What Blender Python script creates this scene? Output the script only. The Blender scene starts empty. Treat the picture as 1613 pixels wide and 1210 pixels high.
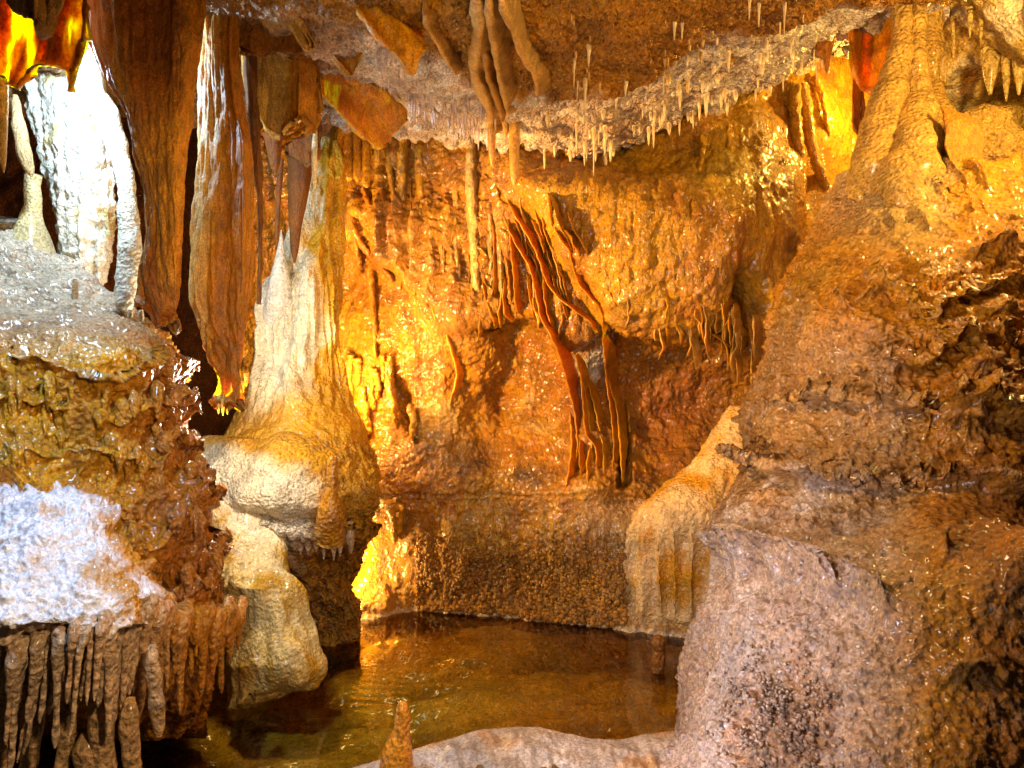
import bpy, math, random
import numpy as np
from concurrent.futures import ThreadPoolExecutor
random.seed(7); RNG = np.random.RandomState(7)
C = bpy.context.scene.collection
SC = bpy.context.scene
# photograph frame 1613 x 1210; F = focal length in those pixels; camera 1.5 m over the pool
F, CX, CY, CAMZ = 1218.0, 806.5, 605.0, 1.5
def P(px, py, d):
    """world point seen at (px,py) at distance d in front of the camera"""
    return np.stack(np.broadcast_arrays((px-CX)/F*d, d, CAMZ+(CY-py)/F*d), -1).astype(np.float32)

# ------------------------------------------------------------------ camera, world, lamps, exposure
cam = bpy.data.cameras.new('camera'); co = bpy.data.objects.new('camera', cam); C.objects.link(co)
co.location = (0, 0, CAMZ); co.rotation_euler = (math.pi/2, 0, 0)
cam.sensor_width = 36; cam.lens = 36*F/1613; cam.clip_end = 200; cam.clip_start = .05
SC.camera = co
w = bpy.data.worlds.new('World'); SC.world = w; w.use_nodes = True
bg = w.node_tree.nodes['Background']; bg.inputs[0].default_value = (1.0, .70, .45, 1); bg.inputs[1].default_value = .014
SC.view_settings.view_transform = 'Standard'; SC.view_settings.look = 'None'
SC.view_settings.exposure = 0.92; SC.view_settings.gamma = 1.0
SC.cycles.use_denoising = True; SC.cycles.max_bounces = 6; SC.cycles.diffuse_bounces = 3
SC.cycles.sample_clamp_indirect = 4.0; SC.cycles.caustics_reflective = False; SC.cycles.caustics_refractive = False
WARM = (1, .60, .20); AMBER = (1, .50, .12); NEUTRAL = (1, .88, .70); COOL = (.62, .80, 1.0); LAV = (.93, .86, 1.0)
def lamp(name, px, py, d, watt, col, size=.05, aim=None, spot=None, blend=.5):
    l = bpy.data.lights.new(name, 'SPOT' if spot else 'POINT'); l.energy = watt; l.color = col; l.shadow_soft_size = size
    o = bpy.data.objects.new(name, l); C.objects.link(o); o.location = [float(v) for v in P(px, py, d)]
    if spot:
        l.spot_size = math.radians(spot); l.spot_blend = blend
        from mathutils import Vector
        v = Vector([float(a) for a in P(*aim)]) - o.location
        o.rotation_euler = v.to_track_quat('-Z', 'Y').to_euler()
    return o
lamp('lamp_cool_alcove', 92, 78, 3.3, 42, (.50, .74, 1.0), .04)
lamp('lamp_cool_slab', 120, -150, 1.85, 85, (.42, .62, 1.0), .06, aim=(110, 760, 2.4), spot=72)
lamp('lamp_amber_wall', 538, 600, 5.10, 27, WARM, .05)
lamp('lamp_amber_pool', 548, 895, 5.0, 15, (1, .66, .20), .04)
lamp('lamp_column', 362, 618, 3.62, 20, NEUTRAL, .05)
lamp('lamp_wall_left', 385, 560, 3.75, 300, (1, .56, .16), .05, aim=(900, 470, 5.0), spot=80, blend=.6)
lamp('fill_amber_pipes', 518, 372, 4.99, 12, WARM, .04)  # added fill behind the column top, only to brighten the organ pipes
lamp('lamp_walk_left', 980, 60, .9, 76, (1, .72, .42), .05, aim=(230, 800, 2.6), spot=80)
lamp('lamp_nook', 1730, 30, 3.0, 55, (1, .64, .20), .05)
lamp('lamp_alcove', 1385, 150, 4.9, 30, (1, .60, .10), .04)
lamp('lamp_walk_warm', 1230, -150, 1.5, 42, (1, .60, .22), .05, aim=(1000, 400, 5), spot=95)
lamp('lamp_walk_lavender', 620, 1190, 1.4, 24, LAV, .05, aim=(1050, 600, 3.2), spot=130)
lamp('fill_ceiling', 980, 1000, 1.5, 26, (1, .62, .26), .05, aim=(900, 60, 3.8), spot=105)  # added warm fill that lifts the ceiling, no actual walkway lamp
lamp('fill_dam_lavender', 560, 1140, 2.1, 34, LAV, .05, aim=(1150, 960, 3.1), spot=85)  # added grazing fill to bring out relief on dam and right mound
lamp('lamp_walk_right', 560, -60, 2.0, 92, (1, .68, .37), .05, aim=(1330, 720, 2.8), spot=95)

# ------------------------------------------------------------------ noise (numpy)
_G = RNG.normal(size=(256, 3)).astype(np.float32); _G /= np.linalg.norm(_G, axis=1, keepdims=True)
_PM = np.concatenate([RNG.permutation(256)]*3).astype(np.int32)
_J = RNG.rand(256, 3).astype(np.float32)
POOL = ThreadPoolExecutor(4)
def chunked(fn, p, *a):
    s = p.shape[:-1]; q = np.ascontiguousarray(p.reshape(-1, 3), dtype=np.float32)
    n = len(q)
    parts = np.array_split(q, max(1, min(64, n//15000)))
    r = list(POOL.map(lambda c: fn(c, *a), parts))
    if isinstance(r[0], tuple):
        return tuple(np.concatenate(x).reshape(s + x[0].shape[1:]) for x in zip(*r))
    return np.concatenate(r).reshape(s)
def _perlin(p):
    i = np.floor(p).astype(np.int32); f = p - i; u = f*f*f*(f*(f*6-15)+10); i &= 255
    X = (i[:, 0], (i[:, 0]+1) & 255); Y = (i[:, 1], (i[:, 1]+1) & 255); Z = (i[:, 2], (i[:, 2]+1) & 255)
    def g(a, b, c):
        h = _G[_PM[_PM[_PM[X[a]]+Y[b]]+Z[c]]]
        return h[:, 0]*(f[:, 0]-a)+h[:, 1]*(f[:, 1]-b)+h[:, 2]*(f[:, 2]-c)
    x00 = g(0,0,0); x00 += u[:, 0]*(g(1,0,0)-x00); x10 = g(0,1,0); x10 += u[:, 0]*(g(1,1,0)-x10)
    x01 = g(0,0,1); x01 += u[:, 0]*(g(1,0,1)-x01); x11 = g(0,1,1); x11 += u[:, 0]*(g(1,1,1)-x11)
    x00 += u[:, 1]*(x10-x00); x01 += u[:, 1]*(x11-x01)
    return (x00 + u[:, 2]*(x01-x00))*1.5
def nz(p, f, seed=0):
    return chunked(_perlin, p*np.asarray(f, np.float32) + np.float32(seed*17.13))
def fbm(p, f, o=4, seed=0, gain=.5):
    f = np.asarray(f, np.float32); t = 0; a = 1.
    for k in range(o):
        t = t + a*nz(p, f*2.03**k, seed+k*3); a *= gain
    return t
def ridge(p, f, o=3, seed=0):
    f = np.asarray(f, np.float32); t = 0; a = 1.
    for k in range(o):
        t = t + a*(1-2*np.abs(nz(p, f*2.03**k, seed+k*3))); a *= .5
    return t
def _worley(p):
    i = np.floor(p).astype(np.int32); f = p - i
    b1 = np.full(len(p), 9, np.float32); b2 = b1.copy(); vz = np.zeros(len(p), np.float32); idv = vz.copy()
    for a in (-1, 0, 1):
        xa = _PM[(i[:, 0]+a) & 255]
        for b in (-1, 0, 1):
            xb = _PM[xa + ((i[:, 1]+b) & 255)]
            for c in (-1, 0, 1):
                h = _PM[xb + ((i[:, 2]+c) & 255)]; j = _J[h]
                dx = j[:, 0]+a-f[:, 0]; dy = j[:, 1]+b-f[:, 1]; dz = j[:, 2]+c-f[:, 2]
                d = dx*dx+dy*dy+dz*dz; m = d < b1
                b2 = np.where(m, b1, np.minimum(b2, d)); vz = np.where(m, -dz, vz); idv = np.where(m, h, idv); b1 = np.where(m, d, b1)
    return np.sqrt(b1), np.sqrt(b2), vz, idv/255.
def worley(p, f, seed=0):
    return chunked(_worley, p*np.asarray(f, np.float32) + np.float32(seed*11.7))
def knobs(p, f, seed=0, r=.75):
    """round nodules: height of the nearest sphere"""
    d = worley(p, f, seed)[0]
    return np.clip(1-(d/r)**2, 0, 1)**.8
def scallop(p, f, seed=0):
    """rounded relief that leans downwards, steep on its underside (0..1)"""
    f = np.asarray(f, np.float32)*1.15; n = nz(p, f, seed); q = np.array(p, np.float32); q[..., 2] += .34/f[2]*n
    n = nz(q, f, seed); q = np.array(p, np.float32); q[..., 2] += .34/f[2]*n
    return .5+.55*nz(q, f, seed)
def sst(x, a, b):
    t = np.clip((x-a)/(b-a), 0, 1); return t*t*(3-2*t)
def blob(px, py, x, y, rx, ry=None):
    ry = ry or rx
    return np.exp(-((px-x)/rx)**2-((py-y)/ry)**2)

# ------------------------------------------------------------------ curves, meshes
def pchip(x, xk, yk):
    xk = np.asarray(xk, float); yk = np.asarray(yk, float); h = np.diff(xk); dl = np.diff(yk)/h
    m = np.zeros_like(yk); m[0], m[-1] = dl[0], dl[-1]
    if len(xk) > 2:
        s = dl[:-1]*dl[1:]; w1 = 2*h[1:]+h[:-1]; w2 = h[1:]+2*h[:-1]
        with np.errstate(all='ignore'):
            hm = (w1+w2)/(w1/dl[:-1]+w2/dl[1:])
        m[1:-1] = np.where(s > 0, hm, 0)
    x = np.clip(x, xk[0], xk[-1]); i = np.clip(np.searchsorted(xk, x)-1, 0, len(h)-1); t = (x-xk[i])/h[i]
    return yk[i]*(1+2*t)*(1-t)**2 + h[i]*m[i]*t*(1-t)**2 + yk[i+1]*t*t*(3-2*t) + h[i]*m[i+1]*t*t*(t-1)
def tps(pts):
    """smooth depth field through scattered (px,py,depth) points"""
    A = np.asarray(pts, float); X = A[:, :2]/500.; n = len(A)
    def U(r2): return np.where(r2 > 0, r2*np.log(r2+1e-12), 0)
    K = U(((X[:, None]-X[None])**2).sum(-1)) + np.eye(n)*1e-3; Q = np.c_[np.ones(n), X]
    s = np.linalg.solve(np.block([[K, Q], [Q.T, np.zeros((3, 3))]]), np.r_[A[:, 2], 0, 0, 0])
    def ev(px, py):
        px, py = np.broadcast_arrays(np.asarray(px, float), np.asarray(py, float)); sh = px.shape
        q = np.c_[px.ravel(), py.ravel()]/500.; r = s[n]+q@s[n+1:]
        for k in range(n): r = r+s[k]*U(((q-X[k])**2).sum(-1))
        return r.reshape(sh)
    return ev
def normals(W, wrap):
    if wrap:
        du = np.roll(W, -1, 1)-np.roll(W, 1, 1)
    else:
        du = np.gradient(W, axis=1)
    dv = np.gradient(W, axis=0)
    n = np.cross(du, dv); n /= np.linalg.norm(n, axis=-1, keepdims=True)+1e-9
    return n
ORIG = {}
def link(me, name, mat, parent=None, origin=None, label=None, cat=None, group=None, kind=None):
    o = bpy.data.objects.new(name, me); C.objects.link(o)
    if mat: me.materials.append(mat)
    if origin is None: origin = np.zeros(3)
    ORIG[o.name] = np.array(origin)
    if parent is not None:
        o.parent = parent; o.location = [float(v) for v in origin-ORIG[parent.name]]
    else: o.location = [float(v) for v in origin]
    if label: o['label'] = label
    if cat: o['category'] = cat
    if group: o['group'] = group
    if kind: o['kind'] = kind
    return o
def mesh_from(name, V, Q, col, origin):
    V = V - np.asarray(origin, np.float32)
    me = bpy.data.meshes.new(name); n = len(V); k = len(Q)
    me.vertices.add(n); me.vertices.foreach_set('co', V.astype(np.float32).ravel())
    me.loops.add(k*4); me.loops.foreach_set('vertex_index', Q.astype(np.int32).ravel())
    me.polygons.add(k); me.polygons.foreach_set('loop_start', np.arange(0, 4*k, 4, dtype=np.int32))
    me.polygons.foreach_set('loop_total', np.full(k, 4, np.int32)); me.polygons.foreach_set('use_smooth', np.ones(k, bool))
    a = me.attributes.new('albedo', 'FLOAT_COLOR', 'POINT')
    c = np.ones((n, 4), np.float32); c[:, :3] = col; a.data.foreach_set('color', c.ravel())
    me.update(); me.validate(); return me
def grid_quads(h, w, wrap):
    i = np.arange(h*w).reshape(h, w)
    if wrap: i = np.c_[i, i[:, 0]]
    return np.stack([i[:-1, :-1], i[1:, :-1], i[1:, 1:], i[:-1, 1:]], -1).reshape(-1, 4)
def base_of(V):
    z = V[:, 2]; lo = V[z < np.percentile(z, 3)+1e-4]; return np.r_[lo[:, 0].mean(), lo[:, 1].mean(), z.min()]
def hang_of(V):
    z = V[:, 2]; hi = V[z > np.percentile(z, 97)-1e-4]; return np.r_[hi[:, 0].mean(), hi[:, 1].mean(), z.max()]
def surface(name, PX, PY, D, wrap, disp, colr, mat, flip=False, cap=False, **kw):
    """displaced grid: disp(px,py,W) -> metres along the normal (list = in turn)"""
    W = P(PX, PY, D)
    for fn in (disp if isinstance(disp, (list, tuple)) else [disp]):
        n = normals(W, wrap)
        if flip: n = -n
        W = W + n*np.asarray(fn(PX, PY, W))[..., None]
    W = W.astype(np.float32)
    col = np.broadcast_to(colr(PX, PY, W) if callable(colr) else np.asarray(colr), W.shape)
    h, wd = W.shape[:2]; V = W.reshape(-1, 3); Q = grid_quads(h, wd, wrap); col = col.reshape(-1, 3)
    if cap:
        # close both ends with a fan of quads onto centre points
        a, b = W[0].mean(0), W[-1].mean(0); n0 = len(V); V = np.r_[V, [a], [b]].astype(np.float32)
        col = np.r_[col, [col[0]], [col[-1]]]
        i = np.arange(0, wd, 2); j1 = (i+1) % wd; j2 = (i+2) % wd
        Q = np.r_[Q, np.c_[np.full(len(i), n0), i, j1, j2], np.c_[np.full(len(i), n0+1), (h-1)*wd+j2, (h-1)*wd+j1, (h-1)*wd+i]]
    org = kw.pop('origin', None)
    if org is None: org = hang_of(V) if kw.pop('hang', False) else base_of(V)
    else: kw.pop('hang', None)
    if flip: Q = Q[:, ::-1]
    return link(mesh_from(name, V, Q, col, org), name, mat, origin=org, **kw)
def loft(name, rows, disp, colr, mat, step=2.2, sq=2.0, warp=None, **kw):
    """closed body: rows of (py, left px, right px, depth, half thickness)"""
    R = np.asarray(rows, float); ln = R[-1, 0]-R[0, 0]; h = max(8, int(ln/step)); y = np.linspace(R[0, 0], R[-1, 0], h)
    xl, xr, d, tk = (pchip(y, R[:, 0], R[:, k]) for k in (1, 2, 3, 4))
    wmax = (R[:, 2]-R[:, 1]).max(); nf = max(10, int(wmax*1.25/step)); nb = max(6, nf//4)
    th = np.r_[np.linspace(0, math.pi, nf, endpoint=False), np.linspace(math.pi, 2*math.pi, nb, endpoint=False)]
    if (nf+nb) % 2: th = th[:-1]
    c, s = np.cos(th), np.sin(th); c = np.sign(c)*np.abs(c)**(2/sq); s = np.sign(s)*np.abs(s)**(2/sq)
    PX = (xl+xr)[:, None]/2 - (xr-xl)[:, None]/2*c; D = d[:, None] - tk[:, None]*s; PY = np.repeat(y[:, None], len(th), 1)
    if warp: PX, PY, D = warp(PX, PY, D, np.broadcast_to(th, PX.shape))
    return surface(name, PX, PY, D, True, disp, colr, mat, flip=False, cap=True, **kw)
def slab(name, x0, x1, top, bot, depth, tk, disp, colr, mat, step=2.2, **kw):
    """hanging sheet with thickness: top/bot are polylines (x,y); depth(px,py)"""
    t, b = np.asarray(top, float), np.asarray(bot, float); n = max(8, int((x1-x0)/step)); x = np.linspace(x0, x1, n)
    yt = np.interp(x, t[:, 0], t[:, 1]); yb = np.interp(x, b[:, 0], b[:, 1]); h = max(8, int((yb-yt).max()/step))
    v = np.linspace(0, 1, h); vv = np.r_[v, v[::-1]]; sd = np.r_[np.ones(h), -np.ones(h)]
    e = np.sqrt(np.clip(1-np.maximum(0, (vv-.93)/.07)**2, 0, 1)); u = np.linspace(0, 1, n)
    eu = np.sqrt(np.clip(1-np.maximum(0, (np.abs(u-.5)*2-.93)/.07)**2, 0, 1))
    PX = np.repeat(x[:, None], 2*h, 1); PY = yt[:, None]+(yb-yt)[:, None]*vv[None]
    D = depth(PX, PY) - tk*sd[None]*e[None]*eu[:, None]
    return surface(name, PX, PY, D, True, disp, colr, mat, flip=True, cap=True, **kw)
def tube(name, pts, mat, colr, deep=1.0, ns=10, sub=7, rough=.12, seed=0, bump=None, **kw):
    """tapering tube through (px,py,depth,radius px); deep > 1 stretches it away from the eye into a fin"""
    A = np.asarray(pts, float); n = len(A); t = np.arange(n); tt = np.linspace(0, n-1, max(4, (n-1)*sub+1))
    px, py, d, r = (pchip(tt, t, A[:, k]) for k in range(4))
    W = P(px, py, d).astype(float); rw = r/F*d
    tg = np.gradient(W, axis=0); tg /= np.linalg.norm(tg, axis=1, keepdims=True)+1e-9
    dp = np.array([0, 1., 0]); side = np.cross(tg, dp); side /= np.linalg.norm(side, axis=1, keepdims=True)+1e-9
    fw = np.cross(side, tg)
    a = np.arange(ns)/ns*2*math.pi
    V = W[:, None] + rw[:, None, None]*(np.cos(a)[None, :, None]*side[:, None] + deep*np.sin(a)[None, :, None]*fw[:, None])
    if rough:
        V = V + (rw*rough)[:, None, None]*fbm(V, 1/(rw.max()*2.2+1e-4), 2, seed)[..., None]*(V-W[:, None])/(rw[:, None, None]+1e-6)
    if bump is not None:
        V = V + ((V-W[:, None])/(rw[:, None, None]+1e-6))*bump(V)[..., None]
    h = len(tt); Q = grid_quads(h, ns, True)[:, ::-1]; V = V.reshape(-1, 3)
    i = np.arange(0, ns, 2); n0 = len(V); V = np.r_[V, [W[0]], [W[-1]]]
    Q = np.r_[Q, np.c_[np.full(len(i), n0), i, (i+1) % ns, (i+2) % ns], np.c_[np.full(len(i), n0+1), n0-ns+(i+2) % ns, n0-ns+(i+1) % ns, n0-ns+i]]
    col = np.broadcast_to(colr(V) if callable(colr) else np.asarray(colr), V.shape)
    org = kw.pop('origin', None)
    if org is None: org = base_of(V) if kw.pop('stands', False) else W[0]
    return link(mesh_from(name, V.astype(np.float32), Q, col, org), name, mat, origin=np.asarray(org), **kw)
def mixc(a, b, t):
    t = np.asarray(t)[..., None]; return np.asarray(a)*(1-t)+np.asarray(b)*t

# ------------------------------------------------------------------ stone materials
def stone(name, rough=(.22, .5), fine=70., strength=.5, dist=.008, stretch=(1, 1, 1), cell=0., sss=0., spec=.5, var=.35, coat=0., srad=(1, .45, .15)):
    m = bpy.data.materials.new(name); m.use_nodes = True; T = m.node_tree; N = T.nodes; L = T.links
    b = N['Principled BSDF']; g = N.new('ShaderNodeNewGeometry')
    mp = N.new('ShaderNodeMapping'); mp.inputs['Scale'].default_value = stretch; L.new(g.outputs['Position'], mp.inputs['Vector'])
    at = N.new('ShaderNodeAttribute'); at.attribute_name = 'albedo'
    def noise(sc, det, src, dis=0.):
        n = N.new('ShaderNodeTexNoise'); n.inputs['Scale'].default_value = sc; n.inputs['Detail'].default_value = det
        n.inputs['Roughness'].default_value = .62; n.inputs['Distortion'].default_value = dis; L.new(src, n.inputs['Vector']); return n.outputs['Fac']
    def rng(src, a, c, lo, hi):
        r = N.new('ShaderNodeMapRange'); r.inputs[1].default_value = a; r.inputs[2].default_value = c
        r.inputs[3].default_value = lo; r.inputs[4].default_value = hi; L.new(src, r.inputs[0]); return r.outputs[0]
    n1 = noise(5, 7, g.outputs['Position'], .6); n2 = noise(fine*.55, 5, mp.outputs[0], .3)
    v1 = rng(n1, .3, .7, 1-var, 1+var); n3 = noise(fine*1.6, 4, g.outputs['Position'], .2); v2a = rng(n2, .3, .7, 1-var*.9, 1+var*.9); v3 = rng(n3, .36, .6, .55+.2*(var < .3), 1.15)
    m0 = N.new('ShaderNodeMath'); m0.operation = 'MULTIPLY'; L.new(v2a, m0.inputs[0]); L.new(v3, m0.inputs[1]); v2 = m0.outputs[0]
    mu = N.new('ShaderNodeMath'); mu.operation = 'MULTIPLY'; L.new(v1, mu.inputs[0]); L.new(v2, mu.inputs[1])
    mx = N.new('ShaderNodeMix'); mx.data_type = 'RGBA'; mx.blend_type = 'MULTIPLY'; mx.inputs[0].default_value = 1
    L.new(at.outputs['Color'], mx.inputs[6]); L.new(mu.outputs[0], mx.inputs[7])
    # iron staining shifts the hue a little
    hs = N.new('ShaderNodeHueSaturation'); L.new(mx.outputs[2], hs.inputs['Color'])
    L.new(rng(noise(11, 6, g.outputs['Position'], .4), .3, .7, .494, .507), hs.inputs['Hue'])
    hs.inputs['Saturation'].default_value = 1.25
    L.new(hs.outputs[0], b.inputs['Base Color'])
    L.new(rng(noise(23, 5, mp.outputs[0]), .35, .68, rough[0], rough[1]), b.inputs['Roughness'])
    b.inputs['Specular IOR Level'].default_value = spec
    if coat: b.inputs['Coat Weight'].default_value = coat; b.inputs['Coat Roughness'].default_value = .2
    hb = noise(fine, 6, mp.outputs[0], .25)
    if cell:
        v = N.new('ShaderNodeTexVoronoi'); v.feature = 'SMOOTH_F1'; v.inputs['Scale'].default_value = cell; L.new(mp.outputs[0], v.inputs['Vector'])
        s = N.new('ShaderNodeMath'); s.operation = 'MULTIPLY_ADD'; s.inputs[1].default_value = -1.0; L.new(v.outputs['Distance'], s.inputs[0]); L.new(hb, s.inputs[2]); hb = s.outputs[0]
    bp = N.new('ShaderNodeBump'); bp.inputs['Strength'].default_value = strength; bp.inputs['Distance'].default_value = dist
    L.new(hb, bp.inputs['Height']); L.new(bp.outputs[0], b.inputs['Normal'])
    if sss:
        b.inputs['Subsurface Weight'].default_value = sss; b.inputs['Subsurface Radius'].default_value = srad
        b.inputs['Subsurface Scale'].default_value = .07
    return m
M_wall = stone('ochre_limestone', coat=.6, rough=(.22, .5), fine=60, strength=1., dist=.030, stretch=(1, 1, .6))
M_rough = stone('granular_limestone', fine=75, strength=1., dist=.022, cell=60)
M_flow = stone('wet_flowstone', coat=.4, rough=(.2, .5), fine=60, strength=1., dist=.022, cell=52)
M_pale = stone('pale_calcite', coat=.35, rough=(.3, .6), fine=80, strength=.9, dist=.014, cell=65, var=.28)
M_drape = stone('banded_drapery', rough=(.36, .62), fine=85, strength=1., dist=.016, stretch=(1, 1, .45), sss=.10)
M_drape_lit = stone('lit_drapery', rough=(.36, .62), fine=75, strength=.8, dist=.012, stretch=(1, 1, .3), sss=.35, srad=(1, .46, .14))
M_thin = stone('translucent_calcite', rough=(.3, .55), fine=50, strength=.5, dist=.008, stretch=(1, 1, .3), sss=.8, srad=(1, .60, .20))
M_straw = stone('straw_calcite', rough=(.2, .4), fine=120, strength=.3, dist=.003, var=.2)
M_slab = stone('crusted_calcite', coat=.5, rough=(.25, .55), fine=80, strength=.8, dist=.010, cell=70, var=.18)
M_rim = stone('grey_rimstone', rough=(.16, .45), fine=60, strength=.6, dist=.010, var=.3)

OCH = np.array((.40, .185, .040)); TAN = np.array((.50, .30, .11)); CRM = np.array((.70, .58, .40)); WHT = np.array((.80, .76, .68))
BRN = np.array((.21, .085, .026)); RUST = np.array((.36, .105, .018)); DRK = np.array((.08, .04, .018)); MAUVE = np.array((.42, .28, .19))

# ------------------------------------------------------------------ cave walls, ceiling, pool bed, water
lipx = [480, 640, 720, 790, 850, 900, 960, 1000, 1060, 1110, 1170, 1230, 1420]
lipy = [330, 430, 500, 492, 498, 520, 500, 510, 530, 520, 560, 590, 600]
wall_d = tps([(440, 100, 5.2), (640, 200, 5.15), (800, 200, 4.95), (1000, 230, 4.85), (1200, 180, 4.9), (1320, 150, 5.35), (1420, 200, 5.4),
    (480, 300, 5.45), (640, 330, 5.2), (780, 330, 4.98), (850, 300, 4.78), (1000, 380, 4.72), (1200, 380, 4.78), (1330, 330, 5.3), (1430, 420, 5.2),
    (560, 450, 5.42), (640, 520, 5.25), (700, 480, 5.12), (800, 440, 5.05), (1000, 470, 4.85), (1150, 500, 4.9),
    (560, 650, 5.45), (640, 640, 5.26), (720, 620, 5.18), (800, 620, 5.22), (930, 640, 5.1), (1080, 620, 5.25), (1200, 640, 5.2),
    (640, 730, 5.12), (800, 730, 5.18), (930, 740, 5.06), (1080, 740, 5.15), (580, 790, 5.05), (720, 790, 5.07), (930, 790, 4.93), (1080, 800, 4.9),
    (555, 880, 5.30), (610, 880, 5.16), (700, 880, 5.1), (880, 880, 4.95), (1000, 880, 4.85), (570, 985, 4.86), (660, 961, 5.13), (760, 965, 5.06), (880, 982, 4.86), (960, 990, 4.76), (1060, 1003, 4.62), (1150, 1010, 4.5),
    (560, 1040, 4.75), (760, 1030, 4.9), (960, 1040, 4.68), (1150, 1040, 4.5), (430, 900, 5.4), (400, 600, 5.6), (1420, 800, 4.8)])
def wall_depth(px, py):
    lip = pchip(px, lipx, lipy)
    e = 785+(py-270)*.70
    cur = sst(px, e-12, e+45)*sst(py, 235, 300)*(1-sst(py, lip-5, lip+18))*(1-sst(px, 1225, 1330))
    return wall_d(px, py) - .20*cur - .07*cur*np.sin(np.clip((px-e)/480., 0, 1)*math.pi) + .34*sst(py, lip-6, lip+22)*sst(px, 690, 800)*(1-sst(py, 640, 760))
def wall_low(px, py, W):
    h = .05*fbm(W, 2.2, 3, 1)
    # the slanting drapery edge that divides the lit left part from the organ pipes
    e = 560+(py-330)*.62; h += .07*sst(px, e-4, e+14)*(1-sst(px, e+60, e+140))*sst(py, 300, 340)*(1-sst(py, 590, 660))
    cx = 890+(py-480)*.18; h += .085*np.exp(-((px-cx)/(30+14*sst(py, 700, 775)))**2)*sst(py, 460, 540)*(1-sst(py, 772, 800))
    # small cavity and low shelf
    h -= .22*blob(px, py, 634, 655, 13, 30); h += .05*blob(px, py, 745, 545, 45, 60)
    h -= .15*sst(px, 968, 976)*(1-sst(px, 988, 998))*sst(py, 630, 650)*(1-sst(py, 755, 780))
    h -= .30*blob(px, py, 1278, 230, 11, 95)+.25*blob(px, py, 1175, 480, 22, 60)
    h += .04*blob(px, py, 1175, 230, 60, 40)
    h -= .06*blob(px, py, 612, 845, 22, 50)
    h += (.018*ridge(W, (4.5, 4.5, .45), 2, 36)+.010*ridge(W, (15, 15, 1.1), 2, 38))*sst(px, 800, 880)*sst(py, 250, 330)*(1-sst(py, 500, 580))
    h -= .012*(np.abs(py-781-4*nz(W, 3, 5)) < 2.5)
    return h
def wall_hi(px, py, W):
    lip = pchip(px, lipx, lipy)
    up = (1-sst(py, lip-15, lip+15)); low = sst(py, 790, 850); lowz = low*sst(px, 630, 700)*(1-sst(px, 985, 1030)); mid = (1-up)*(1-low)
    right = sst(px, 790, 850)*up; left = up*(1-right)
    h = np.zeros(px.shape, np.float32)
    wp = W + .03*np.stack([nz(W, 5, 30), nz(W, 5, 31), nz(W, 5, 32)], -1)
    # glossy dripping flowstone (upper right)
    h += right*(.012*scallop(wp, (13, 13, 6), 2)+.015*fbm(wp, (16, 16, 8), 4, 8)+.011*scallop(wp, (30, 30, 18), 5)+.0025*fbm(W, (60, 60, 34), 2, 10))
    # knobby popcorn between the organ pipes
    h += left*(.075*ridge(W, (6.5, 6.5, .35), 1, 37)+.026*knobs(wp, (20, 20, 26), 3)+.013*knobs(wp, (38, 38, 48), 4)+.02*ridge(W, (7, 7, .8), 2, 6))
    # dry cracked rock
    h += mid*(.022*fbm(W, 9, 6, 12, .58)+.010*fbm(W, 34, 3, 13)-.012*sst(ridge(W, (9, 9, 1.6), 1, 17), .93, .995))
    # cave coral by the water
    g = lowz*sst(py, 815, 880)
    h += g*(.018*knobs(W, 15, 7)+.008*knobs(W, 34, 8))+low*(.014*fbm(W, (14, 14, 6), 4, 9)+.008*fbm(W, 44, 2, 11))+low*.02*ridge(W, (6, 6, .8), 2, 19)
    return h
def wall_col(px, py, W):
    n = fbm(W, 2.5, 4, 21); n2 = fbm(W, 7, 4, 24)
    c = mixc(OCH, TAN, sst(n, -.5, .6)); c = mixc(c, RUST, sst(n2, 0, .8)*.55)
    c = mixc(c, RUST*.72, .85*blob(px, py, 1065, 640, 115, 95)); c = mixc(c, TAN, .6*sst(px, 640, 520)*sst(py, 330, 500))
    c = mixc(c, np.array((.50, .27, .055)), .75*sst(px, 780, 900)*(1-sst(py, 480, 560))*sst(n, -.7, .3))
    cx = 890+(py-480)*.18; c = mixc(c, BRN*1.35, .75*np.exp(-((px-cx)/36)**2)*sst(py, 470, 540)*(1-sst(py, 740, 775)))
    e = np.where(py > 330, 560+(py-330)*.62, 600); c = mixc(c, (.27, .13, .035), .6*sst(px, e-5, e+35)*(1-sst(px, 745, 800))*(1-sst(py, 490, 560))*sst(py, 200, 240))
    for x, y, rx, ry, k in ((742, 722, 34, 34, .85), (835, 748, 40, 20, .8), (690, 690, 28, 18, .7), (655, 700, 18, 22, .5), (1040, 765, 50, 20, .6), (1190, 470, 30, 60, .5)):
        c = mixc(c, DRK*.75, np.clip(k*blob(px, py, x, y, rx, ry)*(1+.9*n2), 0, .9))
    c = mixc(c, WHT*.9, np.clip(1.6*blob(px, py, 928, 575, 22, 45)*(.6+n2), 0, .9))
    c = mixc(c, CRM*.85, .5*blob(px, py, 800, 640, 90, 60)*sst(n, -.2, .5)); c = mixc(c, MAUVE, .5*sst(py, 775, 800)*sst(px, 850, 960))
    c = mixc(c, (.30, .26, .12), .5*blob(px, py, 985, 880, 30, 80)); c = mixc(c, (.36, .29, .10), .55*blob(px, py, 1130, 270, 60, 50))
    c = mixc(c, CRM, .8*np.exp(-((W[..., 2]-.012)/.014)**2))
    return np.clip(c, .02, .85)
st = 1.75
gx, gy = np.arange(380, 1440, st), np.arange(90, 1060, st); PX, PY = np.meshgrid(gx, gy)
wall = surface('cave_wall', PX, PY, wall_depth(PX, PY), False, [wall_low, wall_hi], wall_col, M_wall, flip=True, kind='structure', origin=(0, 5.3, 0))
def wd(px, py): return float(wall_depth(np.array([float(px)]), np.array([float(py)]))[0])

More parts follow.
